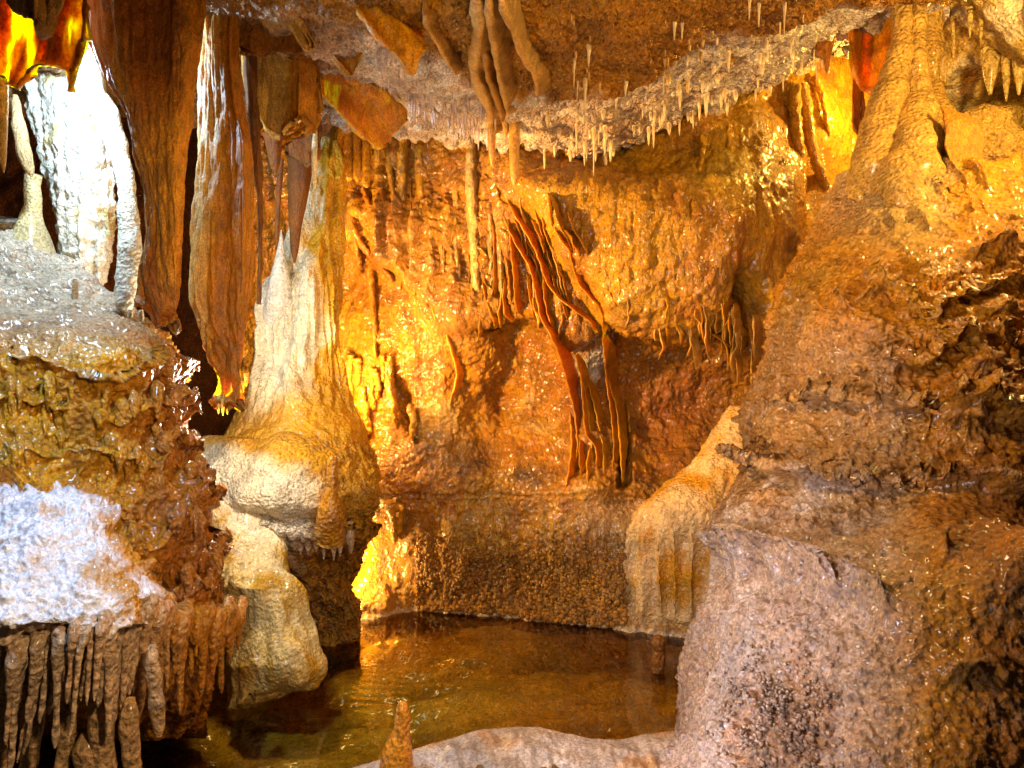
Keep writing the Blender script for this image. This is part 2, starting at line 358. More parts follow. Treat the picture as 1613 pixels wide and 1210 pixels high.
ceil_d = tps([(-200, -260, 2.0), (800, -260, 2.0), (1700, -260, 2.2), (-200, 0, 3.2), (300, 0, 3.3), (560, 0, 3.1), (800, 0, 2.9), (1200, 0, 3.2), (1450, 20, 4.0), (400, 130, 4.1),
    (540, 190, 4.5), (640, 205, 4.65), (770, 225, 4.75), (830, 235, 4.72), (930, 258, 4.7), (1060, 210, 4.68), (1180, 155, 4.65), (1320, 100, 4.65), (1000, 110, 3.85), (1200, 80, 3.95), (820, 170, 4.15), (700, 120, 3.8), (560, 90, 3.7)])
cx_ = [-300, 350, 450, 540, 640, 770, 830, 930, 1000, 1060, 1120, 1180, 1240, 1300, 1345, 1420, 1520]
cy_ = [150, 170, 180, 190, 208, 224, 236, 260, 238, 206, 176, 152, 132, 110, 92, 60, 40]
ux = np.arange(-300, 1500, 2.4); vv = np.linspace(0, 1, 230)
lipc = pchip(ux, cx_, cy_)+5*np.sin(ux*.09)+3*np.sin(ux*.31+1)
PX = np.repeat(ux[None], len(vv), 0); PY = -260+(lipc[None]+260)*vv[:, None]
D = ceil_d(PX, PY)
PY = np.r_[PY, PY[-1:]+3, PY[-1:]-2, PY[-1:]-20]; PX = np.r_[PX, PX[:3]]; D = np.r_[D, D[-1:]+.1, D[-1:]+.35, D[-1:]+.9]
def band_edge(px): return np.interp(px, [300, 560, 700, 790, 830, 1000, 1080, 1200, 1330, 1500], [-60, 20, 95, 165, 160, 145, 85, 45, 12, 0])
def ceil_lo(px, py, W):
    k = sst(py, band_edge(px)-8, band_edge(px)+8)*sst(px, 820, 900)
    return .06*fbm(W, 2.2, 3, 41)-.05*k+.05*ridge(W, (3, 1.4, 3), 2, 44)*(1-sst(px, 500, 640))
def ceil_hi(px, py, W):
    b = sst(py, band_edge(px)-20, band_edge(px)+25)
    return (1-b)*(.020*knobs(W, 32, 45)+.014*knobs(W, 60, 46))+b*(.022*fbm(W, 14, 4, 47)+.016*knobs(W, 36, 48)) + .02*fbm(W, 8, 3, 49)
def ceil_col(px, py, W):
    n = fbm(W, 5, 4, 51); b = sst(py+26*n, band_edge(px)-14, band_edge(px)+18)
    c = mixc((.28, .125, .032), (.44, .21, .06), sst(n, -.5, .5))
    wh = mixc((.58, .46, .36), (.80, .72, .62), sst(fbm(W, 9, 4, 55), -.5, .5)); c = mixc(c, wh, b*(.55+.45*sst(px, 540, 600))*(1-.45*blob(px, py, 960, 210, 130, 50)))
    c = mixc(c, OCH*.8, .6*(1-sst(px, 430, 560))); return np.clip(c, .02, .85)
ceiling = surface('cave_ceiling', PX, PY, D, False, [ceil_lo, ceil_hi], ceil_col, M_rough, flip=True, kind='structure', origin=(0, 3.5, 3))
def cd(px, py): return float(ceil_d(np.array([float(px)]), np.array([float(py)]))[0])

# far dark chamber walls that close the cave behind the formations
def back(name, x0, x1, y0, y1, dfun, col, seed):
    gx, gy = np.arange(x0, x1, 6.), np.arange(y0, y1, 6.); X, Y = np.meshgrid(gx, gy)
    return surface(name, X, Y, dfun(X, Y), False, lambda a, b, W: .10*fbm(W, 2, 5, seed)+.03*knobs(W, 12, seed), col, M_rough, flip=True, kind='structure', origin=(0, 6, 0))
back('rear_cave_wall', -700, 640, -100, 1300, lambda x, y: 6.3+.0004*(x+100)+0*y, RUST*.6, 61)
back('side_cave_wall', 1400, 2300, -200, 1300, lambda x, y: 5.7-.0012*(x-1330)+0*y, OCH*.8, 63)

# pool bed and water: real ground sheets in metres
gx, gy = np.linspace(-2.4, 1.6, 330), np.linspace(2.4, 5.4, 250); X, Y = np.meshgrid(gx, gy)
def ground(name, X, Y, z, col, mat, **kw):
    W = np.stack([X, Y, z], -1).astype(np.float32); return link(mesh_from(name, W.reshape(-1, 3), grid_quads(*X.shape, False)[:, ::-1], np.broadcast_to(col, W.shape).reshape(-1, 3), np.zeros(3)), name, mat, origin=np.zeros(3), **kw)
Wb = np.stack([X, Y, 0*X], -1); n = fbm(Wb, (1.6, 2.6, 1), 5, 71); r = ridge(Wb, (2.2, 7, 1), 4, 73)
zb = -.10-.12*sst(X, .0, -1.2)+.04*n+.05*np.clip(r, -1, 1); zb = np.minimum(zb, -.03)
ground('pool_bed', X, Y, zb, mixc((.38, .22, .06), (.80, .55, .19), sst(n+.7*r, -.7, .9)), M_wall, kind='structure')
mw = bpy.data.materials.new('clear_pool_water'); mw.use_nodes = True; T = mw.node_tree; T.nodes.remove(T.nodes['Principled BSDF'])
tr = T.nodes.new('ShaderNodeBsdfTransparent'); tr.inputs[0].default_value = (.95, .82, .48, 1); gl = T.nodes.new('ShaderNodeBsdfGlossy'); gl.inputs[1].default_value = .015
fr = T.nodes.new('ShaderNodeFresnel'); fr.inputs[0].default_value = 1.52; mxs = T.nodes.new('ShaderNodeMixShader')
T.links.new(fr.outputs[0], mxs.inputs[0]); T.links.new(tr.outputs[0], mxs.inputs[1]); T.links.new(gl.outputs[0], mxs.inputs[2]); T.links.new(mxs.outputs[0], T.nodes['Material Output'].inputs[0])
# still water, with a few rings spreading from a drip at the left
rc = P(600, 1092, 1.5*F/(1092-605)); rr = np.hypot(X-rc[0], (Y-rc[1]))
zw = .0009*np.sin(Y*85+2.5*nz(Wb, 5, 78)+X*14)*np.exp(-((X-rc[0])/.16)**2-((Y-rc[1])/.30)**2)+.00025*fbm(Wb, 5, 2, 77)
ground('pool_water', X, Y, zw, (.5, .4, .2), mw, kind='structure')

# ------------------------------------------------------------------ the great mound at the right
RM = [(150, 1392, 1490, 4.35, .25), (200, 1372, 1540, 4.3, .42), (260, 1336, 1720, 4.2, .7), (330, 1285, 1850, 4.1, .95), (400, 1236, 1920, 4.05, 1.12), (480, 1203, 1960, 3.95, 1.2),
      (590, 1176, 2000, 3.85, 1.25), (700, 1136, 2020, 3.75, 1.3), (780, 1122, 2020, 3.65, 1.32), (860, 1112, 2020, 3.55, 1.36), (930, 1082, 2020, 3.45, 1.4), (1000, 1048, 2020, 3.3, 1.35),
      (1100, 1022, 2020, 3.15, 1.3), (1210, 1008, 2020, 3.0, 1.25), (1340, 998, 2020, 2.8, 1.1)]
L1x, L1y = [1150, 1210, 1300, 1360, 1440, 1520, 1613], [640, 625, 612, 612, 618, 640, 650]
L2x, L2y = [1120, 1180, 1250, 1320, 1400, 1500, 1613], [700, 722, 748, 742, 728, 735, 770]
L3x, L3y = [1040, 1110, 1180, 1260, 1330, 1420, 1613], [930, 850, 852, 872, 898, 960, 1010]
L4x, L4y = [1180, 1300, 1400, 1470, 1540, 1613], [420, 470, 445, 470, 430, 420]
L5x, L5y = [1200, 1380, 1440, 1500, 1570, 1613], [560, 545, 560, 520, 500, 520]
def shelf(px, py, xs, ys, W, out, dn, up, seed):
    """a ledge: rock swells down to a dripping lip over a dark groove, with a rounded shelf below"""
    yc = pchip(px, xs, ys); yd = yc-9+20*nz(W, (7, 7, 1.2), seed)+11*nz(W, (19, 19, 4), seed+1); t = py-yd; q = py-yc
    return out*np.clip(1+t/up, 0, 1)**1.6*(1-sst(t, 0, 10)) + out*.75*sst(q, 3, 14)*(1-sst(q, 20, dn+90)) - .06*np.exp(-(q/7)**2)
def rm_low(px, py, W):
    h = .10*fbm(W, 1.3, 2, 81)
    h += shelf(px, py, L1x, L1y, W, .085, 30, 90, 83)*sst(px, 1190, 1250) + shelf(px, py, L2x, L2y, W, .085, 40, 70, 85)
    h += .5*shelf(px, py, L4x, L4y, W, .09, 30, 60, 87)*sst(px, 1340, 1420)+.55*shelf(px, py, L5x, L5y, W, .10, 30, 50, 89)*sst(px, 1360, 1430)
    # lower ledge with a flat top: the block below stands out
    t = py-np.interp(px, L3x, L3y); k = 1-sst(px, 1230, 1560); h += .11*sst(t, -4, 48)*k*(1-sst(t, 120, 420))-.03*k*np.exp(-((t+12)/9)**2)
    # ribs running down the crest
    h += .06*ridge(W, (6, 3, .6), 2, 91)*sst(py, 420, 200)
    h -= .06*blob(px, py, 1395, 945, 14, 18)+.08*blob(px, py, 1590, 905, 40, 45)+.05*blob(px, py, 1515, 1050, 45, 18)+.12*blob(px, py, 1530, 650, 34, 16)
    for x, y, a, b in ((1455, 625, 14, 18), (1500, 628, 12, 20), (1545, 632, 14, 22), (1340, 480, 14, 12), (1390, 440, 16, 10), (1580, 370, 36, 10), (1590, 470, 28, 22), (1500, 505, 20, 10), (1560, 560, 20, 14), (1310, 905, 8, 14), (1490, 880, 12, 10)):
        h -= .085*blob(px, py, x, y, a, b)
    return h
def rm_hi(px, py, W):
    top = 1-sst(py, 330, 460); pit = (1-top)*(1-sst(py, 700, 800)); low = sst(py, 700, 800)
    wp = W + .03*np.stack([nz(W, 6, 92), nz(W, 6, 93), nz(W, 6, 94)], -1)
    cor = sst(blob(px, py, 1215, 1110, 95, 120)+.35*fbm(W, 6, 3, 104), .35, .6)
    h = (top*.5+pit)*(.030*scallop(wp, (8, 8, 12), 95)+.024*scallop(wp, (18, 18, 24), 96)+.009*scallop(wp, (40, 40, 50), 106)-.034*sst(fbm(wp, (10, 10, 14), 2, 107), .32, .8)-.010*sst(nz(wp, (26, 26, 32), 109), .15, .6)+.006*knobs(W, 40, 116))+top*.03*scallop(wp, (6, 6, 5), 103)
    h += low*(1-.5*sst(px, 1330, 1480))*(.016*scallop(wp, (20, 20, 18), 97)+.006*scallop(wp, (46, 46, 40), 108)+.014*fbm(wp, 10, 3, 98)+.006*knobs(W, 44, 115)-.008*sst(nz(wp, (26, 26, 28), 110), .2, .6)-.018*sst(fbm(wp, (8, 8, 9), 2, 102), .42, .75))
    h += cor*(.018*knobs(W, 30, 99)+.009*knobs(W, 52, 100)); h += .004*fbm(W, 40, 3, 101, .6)
    h += .012*low*ridge(W, (13, 13, 1.6), 2, 105)*(.4+.6*sst(px, 1300, 1130))
    return h
def rm_col(px, py, W):
    n = fbm(W, 2.2, 4, 111); n2 = fbm(W, 8, 4, 113)
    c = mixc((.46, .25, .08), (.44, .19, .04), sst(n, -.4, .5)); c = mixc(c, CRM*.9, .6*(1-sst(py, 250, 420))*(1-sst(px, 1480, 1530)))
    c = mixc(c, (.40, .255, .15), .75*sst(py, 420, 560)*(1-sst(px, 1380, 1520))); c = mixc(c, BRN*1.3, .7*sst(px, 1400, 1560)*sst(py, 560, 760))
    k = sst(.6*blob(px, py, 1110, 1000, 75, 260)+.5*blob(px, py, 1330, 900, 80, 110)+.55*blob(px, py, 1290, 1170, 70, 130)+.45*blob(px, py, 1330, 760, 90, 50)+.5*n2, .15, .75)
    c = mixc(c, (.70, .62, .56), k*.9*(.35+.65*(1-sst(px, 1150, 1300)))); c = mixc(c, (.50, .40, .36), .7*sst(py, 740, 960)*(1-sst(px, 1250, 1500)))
    cor = sst(blob(px, py, 1215, 1110, 95, 120)+.35*fbm(W, 6, 3, 104), .35, .6); c = mixc(c, (.36, .20, .11), cor*.6)
    c = mixc(c, (.50, .21, .045), .75*sst(px, 1400, 1520)*sst(n2, -.5, .4)*(1-sst(py, 560, 760))); c = mixc(c, (.62, .44, .20), .8*blob(px, py, 1440, 280, 70, 130))
    return np.clip(c, .02, .85)
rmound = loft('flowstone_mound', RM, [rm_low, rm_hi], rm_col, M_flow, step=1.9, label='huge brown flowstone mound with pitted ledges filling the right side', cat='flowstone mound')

# ------------------------------------------------------------------ the terraced mound at the left and the pale slab before it
LM = [(345, -300, 60, 4.0, .3), (378, -400, 84, 3.9, .4), (430, -450, 135, 3.8, .5), (480, -500, 195, 3.65, .6), (528, -500, 255, 3.5, .72), (565, -500, 288, 3.4, .8), (640, -500, 303, 3.35, .85),
      (720, -500, 315, 3.3, .88), (800, -500, 338, 3.25, .9), (900, -500, 362, 3.2, .9), (980, -500, 360, 3.2, .88), (1060, -500, 350, 3.25, .8), (1110, -500, 345, 3.3, .65), (1160, -500, 330, 3.4, .5)]
def lm_low(px, py, W):
    t = W[..., 2]*5.2+.35*W[..., 0]+.75*fbm(W, 1.6, 2, 121)+.26*nz(W, (8, 8, 2), 123)+.07*nz(W, (20, 20, 5), 124)
    fr = t-np.floor(t); g = sst(py, 500, 580)*(1-sst(py, 930, 990))
    h = .082*np.where(fr < .22, sst(fr, 0, .22), (1-np.clip(fr-.22, 0, 1)/.78)**.9)*g + .06*fbm(W, 2, 3, 125)
    h += .05*(1-g)*sst(py, 540, 400)*fbm(W, 4, 3, 126)
    return h - .05*g
def lm_hi(px, py, W):
    wp = W+.05*np.stack([nz(W, 7, 127), nz(W, 7, 128), nz(W, 7, 129)], -1)
    top = 1-sst(py, 500, 560)
    return (.030*knobs(wp, (11, 11, 6.5), 130)*(1-.5*top)+.013*knobs(wp, (24, 24, 15), 131)*(1-.75*top)+.012*top*fbm(wp, 9, 3, 136)+.005*knobs(wp, 52, 134)+.006*fbm(wp, 26, 3, 132))+.03*ridge(W, (9, 9, 1.4), 2, 133)*sst(px, 230, 330)
def lm_col(px, py, W):
    n = fbm(W, 3, 4, 135); c = mixc((.54, .25, .05), (.60, .34, .12), sst(n, -.4, .5))
    c = mixc(c, (.36, .125, .030), .85*sst(px, 170, 290)*sst(py, 500, 580)); c = mixc(c, (.66, .60, .50), .9*(1-sst(py+.0*px, 455, 560)))
    return np.clip(c, .02, .85)
lmound = loft('flowstone_mound', LM, [lm_low, lm_hi], lm_col, M_flow, step=1.9, sq=2.4, label='wet orange terraced flowstone mound below the brown hanging curtain, left', cat='flowstone mound')
PS = [(638, -420, 6, 2.85, .12), (655, -420, 28, 2.82, .18), (685, -420, 62, 2.78, .26), (735, -420, 124, 2.7, .32), (778, -420, 166, 2.64, .36), (850, -420, 208, 2.55, .42), (900, -420, 240, 2.5, .46), (950, -420, 262, 2.45, .48),
      (985, -420, 262, 2.42, .48), (1010, -420, 225, 2.42, .44), (1040, -420, 170, 2.42, .38), (1075, -420, 100, 2.45, .28), (1110, -420, 60, 2.5, .2)]
def ps_hi(px, py, W):
    wp = W+.04*np.stack([nz(W, 8, 141), nz(W, 8, 142), nz(W, 8, 143)], -1)
    h = .04*fbm(W, 3, 3, 144)+.020*fbm(wp, 13, 4, 145)+.012*knobs(wp, 34, 146)+.007*knobs(wp, 70, 140)
    h -= .05*sst(fbm(wp, (7, 7, 9), 2, 147), .25, .6)*sst(px, 60, 220)
    return h+.03*ridge(W, (10, 10, 1.2), 2, 148)*sst(py, 985, 1020)
def ps_col(px, py, W):
    n = fbm(W, 6, 4, 149); c = mixc((.66, .66, .68), (.46, .33, .22), sst(n, .1, .7)); c = mixc(c, (.58, .42, .28), sst(py, 970, 1020)); ed = np.interp(py, [662, 690, 740, 780, 850, 900, 950, 985], [22, 52, 112, 152, 190, 222, 246, 240]); return mixc(c, (.44, .22, .07), .95*sst(px+44*n, ed-36, ed+22))
pslab = loft('flowstone_slab', PS, ps_hi, ps_col, M_slab, step=1.9, sq=2.3, label='pale sloping flowstone slab in bluish light at the lower left', cat='flowstone slab')
def front(o, x0, x1, y0, y1, c=4):
    """nearest depth of an object's surface on a coarse grid of directions"""
    n = len(o.data.vertices); v = np.empty(n*3, np.float32); o.data.vertices.foreach_get('co', v); v = v.reshape(-1, 3)+np.array(o.location)
    px = CX+v[:, 0]/v[:, 1]*F; py = CY-(v[:, 2]-CAMZ)/v[:, 1]*F; m = (px > x0) & (px < x1) & (py > y0) & (py < y1)
    g = np.full((int((y1-y0)/c)+2, int((x1-x0)/c)+2), 9., np.float32); np.minimum.at(g, (((py[m]-y0)/c).astype(int), ((px[m]-x0)/c).astype(int)), v[m, 1])
    return lambda x, y: float(g[int((y-y0)/c), int((x-x0)/c)])
fd = front(lmound, 0, 420, 480, 1000)
for i in range(80):
    x = RNG.uniform(4, 345); y = RNG.uniform(610, 940); d = fd(x, y)
    if d > 8 or x > np.interp(y, [545, 640, 800, 940], [265, 300, 330, 355]): continue
    r = RNG.uniform(3, 8); l = RNG.uniform(20, 48); c = mixc((.52, .29, .10), (.38, .14, .03), np.array(sst(x, 150, 290)))
    tube('drip', [(x, y-l*.7, d+.05, r*.9), (x, y-l*.4, d+.02, r*1.5), (x+1, y-l*.05, d+.004, r*1.2), (x+RNG.uniform(-2, 2), y+l*.3, d-.004, r*.7), (x, y+l*.55, d-.004, r*.4), (x, y+l*.6, d, r*.1)], M_flow, c, ns=12, sub=5, rough=.4, seed=300+i, deep=1.2, parent=lmound)
# the fringe of drips below slab and mound
k = 0
for i in range(64):
    x = -8+i*6.05+RNG.uniform(-4, 4); onslab = x < 215
    y0 = np.interp(x, [0, 100, 215, 270, 330, 380], [1035, 1000, 965, 975, 985, 975])+RNG.uniform(-8, 10)
    y1 = np.interp(x, [0, 60, 100, 150, 220, 300, 380], [1190, 1180, 1150, 1120, 1110, 1075, 1045])+RNG.uniform(-55, 45)
    d = np.interp(x, [0, 150, 215, 270, 330, 380], [1.98, 2.03, 2.2, 2.42, 2.66, 2.98])+RNG.uniform(-.02, .05); r = RNG.uniform(3.4, 8)
    dx = RNG.uniform(-30, -2) if x < 260 else RNG.uniform(-6, 4)
    col = mixc((.62, .46, .32), (.50, .22, .06), np.array(sst(x, 190, 330)*.9+RNG.uniform(0, .2)))
    tube('drip', [(x+8, y0-26, d+.10, r*1.2), (x+4, y0-4, d+.02, r*1.7), (x+dx*.2, y0+26, d, r*RNG.uniform(1., 1.5)), (x+dx*.5, (y0+y1)/2, d+.01, r*RNG.uniform(.6, 1.)), (x+dx*.8, y1-24, d+.02, r*RNG.uniform(.5, .9)), (x+dx, y1-5, d+.02, r*.4), (x+dx, y1, d+.02, .8)],
         M_flow, col, ns=14, sub=8, rough=.34, seed=i, deep=1.3, parent=pslab if onslab else lmound)
for i, (x0, y0, x1, y1, r) in enumerate([(160, 1085, 165, 1215, 19), (205, 1125, 208, 1230, 14), (60, 1120, 40, 1230, 13), (240, 1040, 250, 1140, 12), (110, 1120, 95, 1230, 12), (15, 1080, -5, 1230, 16), (140, 1180, 150, 1235, 26)]):
    tube('drip', [(x0, y0-25, 2.22, r*.5), (x0, y0, 2.2, r*.9), ((x0+x1)/2, (y0+y1)/2, 2.2, r), (x1, y1, 2.2, r*.8), (x1, y1+20, 2.2, r*.3)], M_flow, (.58, .38, .22), ns=14, sub=6, rough=.3, seed=70+i, parent=pslab)

# ------------------------------------------------------------------ centre left: column, bulge, skirt
WC = [(140, 508, 540, 4.85, .08), (220, 488, 545, 4.8, .11), (285, 474, 546, 4.75, .13), (330, 458, 547, 4.75, .17), (400, 428, 549, 4.75, .22), (450, 410, 551, 4.75, .25), (520, 397, 553, 4.75, .28), (600, 385, 558, 4.72, .32), (650, 368, 568, 4.7, .36), (690, 352, 580, 4.66, .42), (725, 345, 590, 4.6, .45)]
wcol = loft('flowstone_column', WC, [lambda x, y, W: .05*ridge(W, (8, 8, .5), 2, 151)*(1-sst(y, 580, 680))+.03*fbm(W, 3, 2, 150), lambda x, y, W: .012*fbm(W, (20, 20, 9), 4, 152)+.016*scallop(W, (22, 22, 12), 153)],
     lambda x, y, W: mixc(mixc((.76, .68, .50), (.60, .35, .09), sst(x+60*fbm(W, 3, 3, 154), 460, 530)), (.52, .27, .06), .85*sst(y+40*fbm(W, 3, 3, 155)+.3*x, 700, 790)), M_pale, step=1.9,
     label='tall cream flowstone column flaring onto the rounded bulge above the pool', cat='column')
LB = [(676, 405, 555, 4.62, .25), (696, 310, 582, 4.56, .36), (745, 290, 602, 4.5, .44), (800, 300, 607, 4.45, .48), (840, 352, 599, 4.45, .44), (880, 425, 575, 4.5, .36), (930, 440, 558, 4.55, .3), (965, 452, 578, 4.6, .3), (1005, 468, 580, 4.66, .28), (1040, 475, 575, 4.7, .25)]
def lb_lo(x, y, W):
    h = .05*fbm(W, 3, 3, 161); h += .05*shelfy(x, y, 828, W, 163)
    h += .035*ridge(W, (10, 10, 1.2), 2, 164)*sst(y, 800, 850)*(1-sst(y, 990, 1020)); h -= .08*blob(x, y, 470, 900, 40, 35); return h
def shelfy(x, y, y0, W, s):
    t = y-(y0+10*nz(W, (10, 10, 2), s)); return np.where(t < 0, np.clip(1+t/50, 0, 1), -np.clip(1-t/40, 0, 1)*.4)
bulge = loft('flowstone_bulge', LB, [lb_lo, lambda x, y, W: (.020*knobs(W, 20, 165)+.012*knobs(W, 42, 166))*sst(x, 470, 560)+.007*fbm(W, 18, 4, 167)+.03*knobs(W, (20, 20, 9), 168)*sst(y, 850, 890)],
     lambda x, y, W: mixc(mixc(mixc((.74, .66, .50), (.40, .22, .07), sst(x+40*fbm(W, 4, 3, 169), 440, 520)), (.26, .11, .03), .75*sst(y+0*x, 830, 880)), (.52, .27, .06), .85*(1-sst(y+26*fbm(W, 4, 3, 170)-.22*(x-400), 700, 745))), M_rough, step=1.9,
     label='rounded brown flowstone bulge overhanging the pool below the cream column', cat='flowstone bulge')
tube('stalagmite', [(520, 842, 4.12, 30), (521, 815, 4.04, 21), (521, 790, 4.02, 15), (523, 770, 4.0, 9.5), (524, 745, 4.0, 9.5), (524, 728, 4.0, 9), (524, 719, 4.0, 6), (524, 716, 4.0, 1)], M_flow, (.50, .24, .07), ns=14, rough=.22, stands=True,
     label='stubby orange stalagmite standing on the rounded brown bulge', cat='stalagmite')
for i in range(9):
    x = 446+i*13+RNG.uniform(-3, 3); y = 838+RNG.uniform(-6, 6); r = RNG.uniform(5, 8)
    tube('drip', [(x, y-18, 4.12, r), (x, y+5, 4.1, r*1.1), (x+1, y+22, 4.1, r*.7), (x+1, y+30+RNG.uniform(0, 10), 4.1, 1)], M_flow, (.45, .33, .22), ns=10, seed=i, parent=bulge)
SK = [(762, 290, 436, 4.26, .10), (790, 290, 440, 4.23, .15), (830, 295, 446, 4.13, .20), (880, 310, 456, 3.95, .21), (930, 330, 480, 3.77, .2), (980, 355, 492, 3.76, .22), (1030, 350, 510, 3.72, .25), (1055, 345, 515, 3.7, .26), (1085, 345, 488, 3.7, .24), (1112, 345, 425, 3.68, .2), (1138, 350, 400, 3.7, .1)]
skirt = loft('stalagmite', SK, [lambda x, y, W: .03*ridge(W, (6, 6, .7), 2, 171)+.02*fbm(W, 4, 2, 172), lambda x, y, W: .006*fbm(W, (30, 30, 12), 4, 173)+.02*knobs(W, (12, 12, 5), 174)*sst(x, 440, 390)],
     lambda x, y, W: mixc(mixc((.60, .45, .22), (.72, .62, .45), 1-sst(y+30*fbm(W, 5, 3, 176), 780, 930)), (.46, .27, .08), sst(fbm(W, 5, 4, 175), -.1, .7)), M_pale, step=1.9, label='smooth cream skirt shaped stalagmite spreading at the water left of the pool', cat='stalagmite')

# ------------------------------------------------------------------ right apron beside the pool
AP = [(640, 1150, 1300, 5.0, .2), (700, 1108, 1320, 4.98, .28), (760, 1052, 1340, 4.96, .36), (800, 1000, 1340, 4.95, .4), (840, 980, 1340, 4.95, .42), (900, 975, 1340, 4.93, .42), (960, 976, 1340, 4.9, .40), (1000, 985, 1340, 4.86, .36), (1030, 985, 1340, 4.85, .36)]
def ap_lo(x, y, W):
    g = sst(y, 830, 860)*(1-sst(y, 955, 985)); return .03*fbm(W, 3, 2, 181)+g*.055*(np.abs(np.sin(x*.115+1.6*nz(W, (7, 7, 1.5), 182)))-.5)+.02*g*fbm(W, (16, 16, 3), 2, 186)+.03*sst(y, 965, 1000)
apron = loft('flowstone_apron', AP, [ap_lo, lambda x, y, W: .010*fbm(W, (22, 22, 10), 4, 183)+.008*knobs(W, 40, 184)], lambda x, y, W: mixc((.58, .42, .24), (.50, .28, .10), sst(fbm(W, 4, 4, 185), -.3, .5)), M_pale, step=1.9,
     label='tan flowstone apron with a fluted curtain at the right end of the pool', cat='flowstone apron')
# ------------------------------------------------------------------ hanging curtains, upper left
def band_disp(seed, a=.012, v=.35):
    return [lambda x, y, W: .035*fbm(W, (2.4, 2.4, .5), 3, seed), lambda x, y, W: a*ridge(W, (9, 9, .6), 2, seed+1)+.5*a*ridge(W, (24, 24, 1.2), 2, seed+5)+.006*fbm(W, (30, 30, 9), 3, seed+2)+.006*scallop(W, (24, 24, 14), seed+3)]
BC = [(-60, 118, 330, 3.0, .15), (40, 126, 325, 3.0, .16), (100, 146, 318, 3.0, .16), (135, 166, 314, 3.0, .16), (180, 190, 310, 3.0, .16), (240, 198, 304, 3.0, .15), (310, 214, 300, 3.0, .14), (370, 216, 297, 3.0, .13), (430, 208, 293, 3.02, .12), (480, 207, 290, 3.05, .10), (505, 222, 286, 3.06, .06), (515, 240, 276, 3.06, .03)]
def fringe(amp, k, y0):
    def f(PX, PY, D, th):
        return PX, PY+amp*sst(PY, y0, PY.max())*np.sin(PX*k)*np.sin(PX*k*.37+1), D+.02*np.sin(PX*.06)
    return f
loft('stalactite_curtain', BC, band_disp(211), lambda x, y, W: mixc((.40, .13, .025), (.56, .24, .05), sst(fbm(W, (5, 5, 1), 4, 212), -.3, .5)), M_drape, step=1.9, warp=fringe(14, .12, 440), hang=True,
     label='broad rusty brown hanging curtain in front of the white lit flowstone', cat='curtain')
C2 = [(-60, 306, 378, 3.3, .12), (60, 310, 378, 3.3, .13), (150, 305, 384, 3.3, .14), (220, 301, 404, 3.3, .14), (300, 298, 409, 3.3, .14), (400, 293, 411, 3.3, .14), (450, 292, 408, 3.3, .13), (510, 300, 400, 3.3, .12), (570, 318, 392, 3.32, .09), (610, 333, 390, 3.33, .06), (632, 338, 386, 3.33, .035), (642, 342, 378, 3.33, .012)]
c2 = loft('stalactite_curtain', C2, band_disp(221, .02), lambda x, y, W: mixc(mixc((.62, .43, .20), (.42, .18, .05), sst(x+18*fbm(W, (5, 5, .6), 3, 222), 312, 345)), (.40, .16, .04), .4*sst(y+0*x, 500, 600)), M_drape_lit, step=1.7, warp=fringe(7, .22, 600), hang=True,
     label='long tan hanging column with a glowing orange toothed tip beside the cream column', cat='stalactite')
for x, y, l in ((344, 636, 16), (351, 640, 15), (358, 640, 13), (366, 632, 11), (374, 622, 10), (382, 612, 10), (388, 600, 9)):
    tube('drip', [(x, y-12, 3.34, 4), (x, y, 3.34, 3), (x, y+l*.6, 3.34, 1.8), (x, y+l, 3.34, .4)], M_thin, (.80, .56, .24), ns=10, parent=c2)
C3 = [(-60, 372, 400, 3.5, .08), (100, 376, 408, 3.5, .08), (200, 385, 416, 3.5, .08), (300, 396, 420, 3.5, .07), (400, 402, 418, 3.52, .05), (480, 404, 412, 3.54, .02)]
loft('stalactite', C3, band_disp(231), BRN*.9, M_drape, step=2.2, hang=True, label='dark brown narrow stalactite tucked against the long tan hanging column', cat='stalactite')
# orange curtain in front of the cool lamp
slab('stalactite_curtain', -60, 142, [(-60, -80), (142, -80)], [(-60, 120), (0, 128), (12, 138), (28, 141), (45, 128), (58, 112), (75, 107), (90, 110), (104, 118), (110, 148), (116, 150), (128, 108), (142, 60)],
     lambda x, y: 2.85+.03*np.sin(x*.03+.02*y)+.012*np.sin(x*.08+1), .026, band_disp(241, .008), lambda x, y, W: mixc((.62, .31, .06), (.42, .17, .03), sst(fbm(W, (7, 7, 2.5), 4, 242), -.2, .5)), M_thin, hang=True,
     label='translucent orange curtain glowing above the white lamp in the top left corner', cat='curtain')
slab('stalactite', 12, 96, [(12, -60), (96, -60)], [(12, -10), (28, 26), (50, 36), (62, 50), (74, 66), (80, 55), (88, 20), (96, -30)], lambda x, y: 2.5+.04*np.sin(x*.09), .03, band_disp(243, .006), (.40, .24, .11), M_drape, hang=True,
     label='dull brown pointed flap hanging in the top left corner', cat='stalactite')
tube('stalactite', [(-2, -40, 3.0, 16), (0, 150, 3.0, 12), (2, 220, 3.0, 8), (5, 258, 3.0, 4), (6, 272, 3.0, 1)], M_drape, (.50, .32, .14), ns=14, rough=.15, label='slim stalactite at the left edge beside the white flowstone', cat='stalactite')
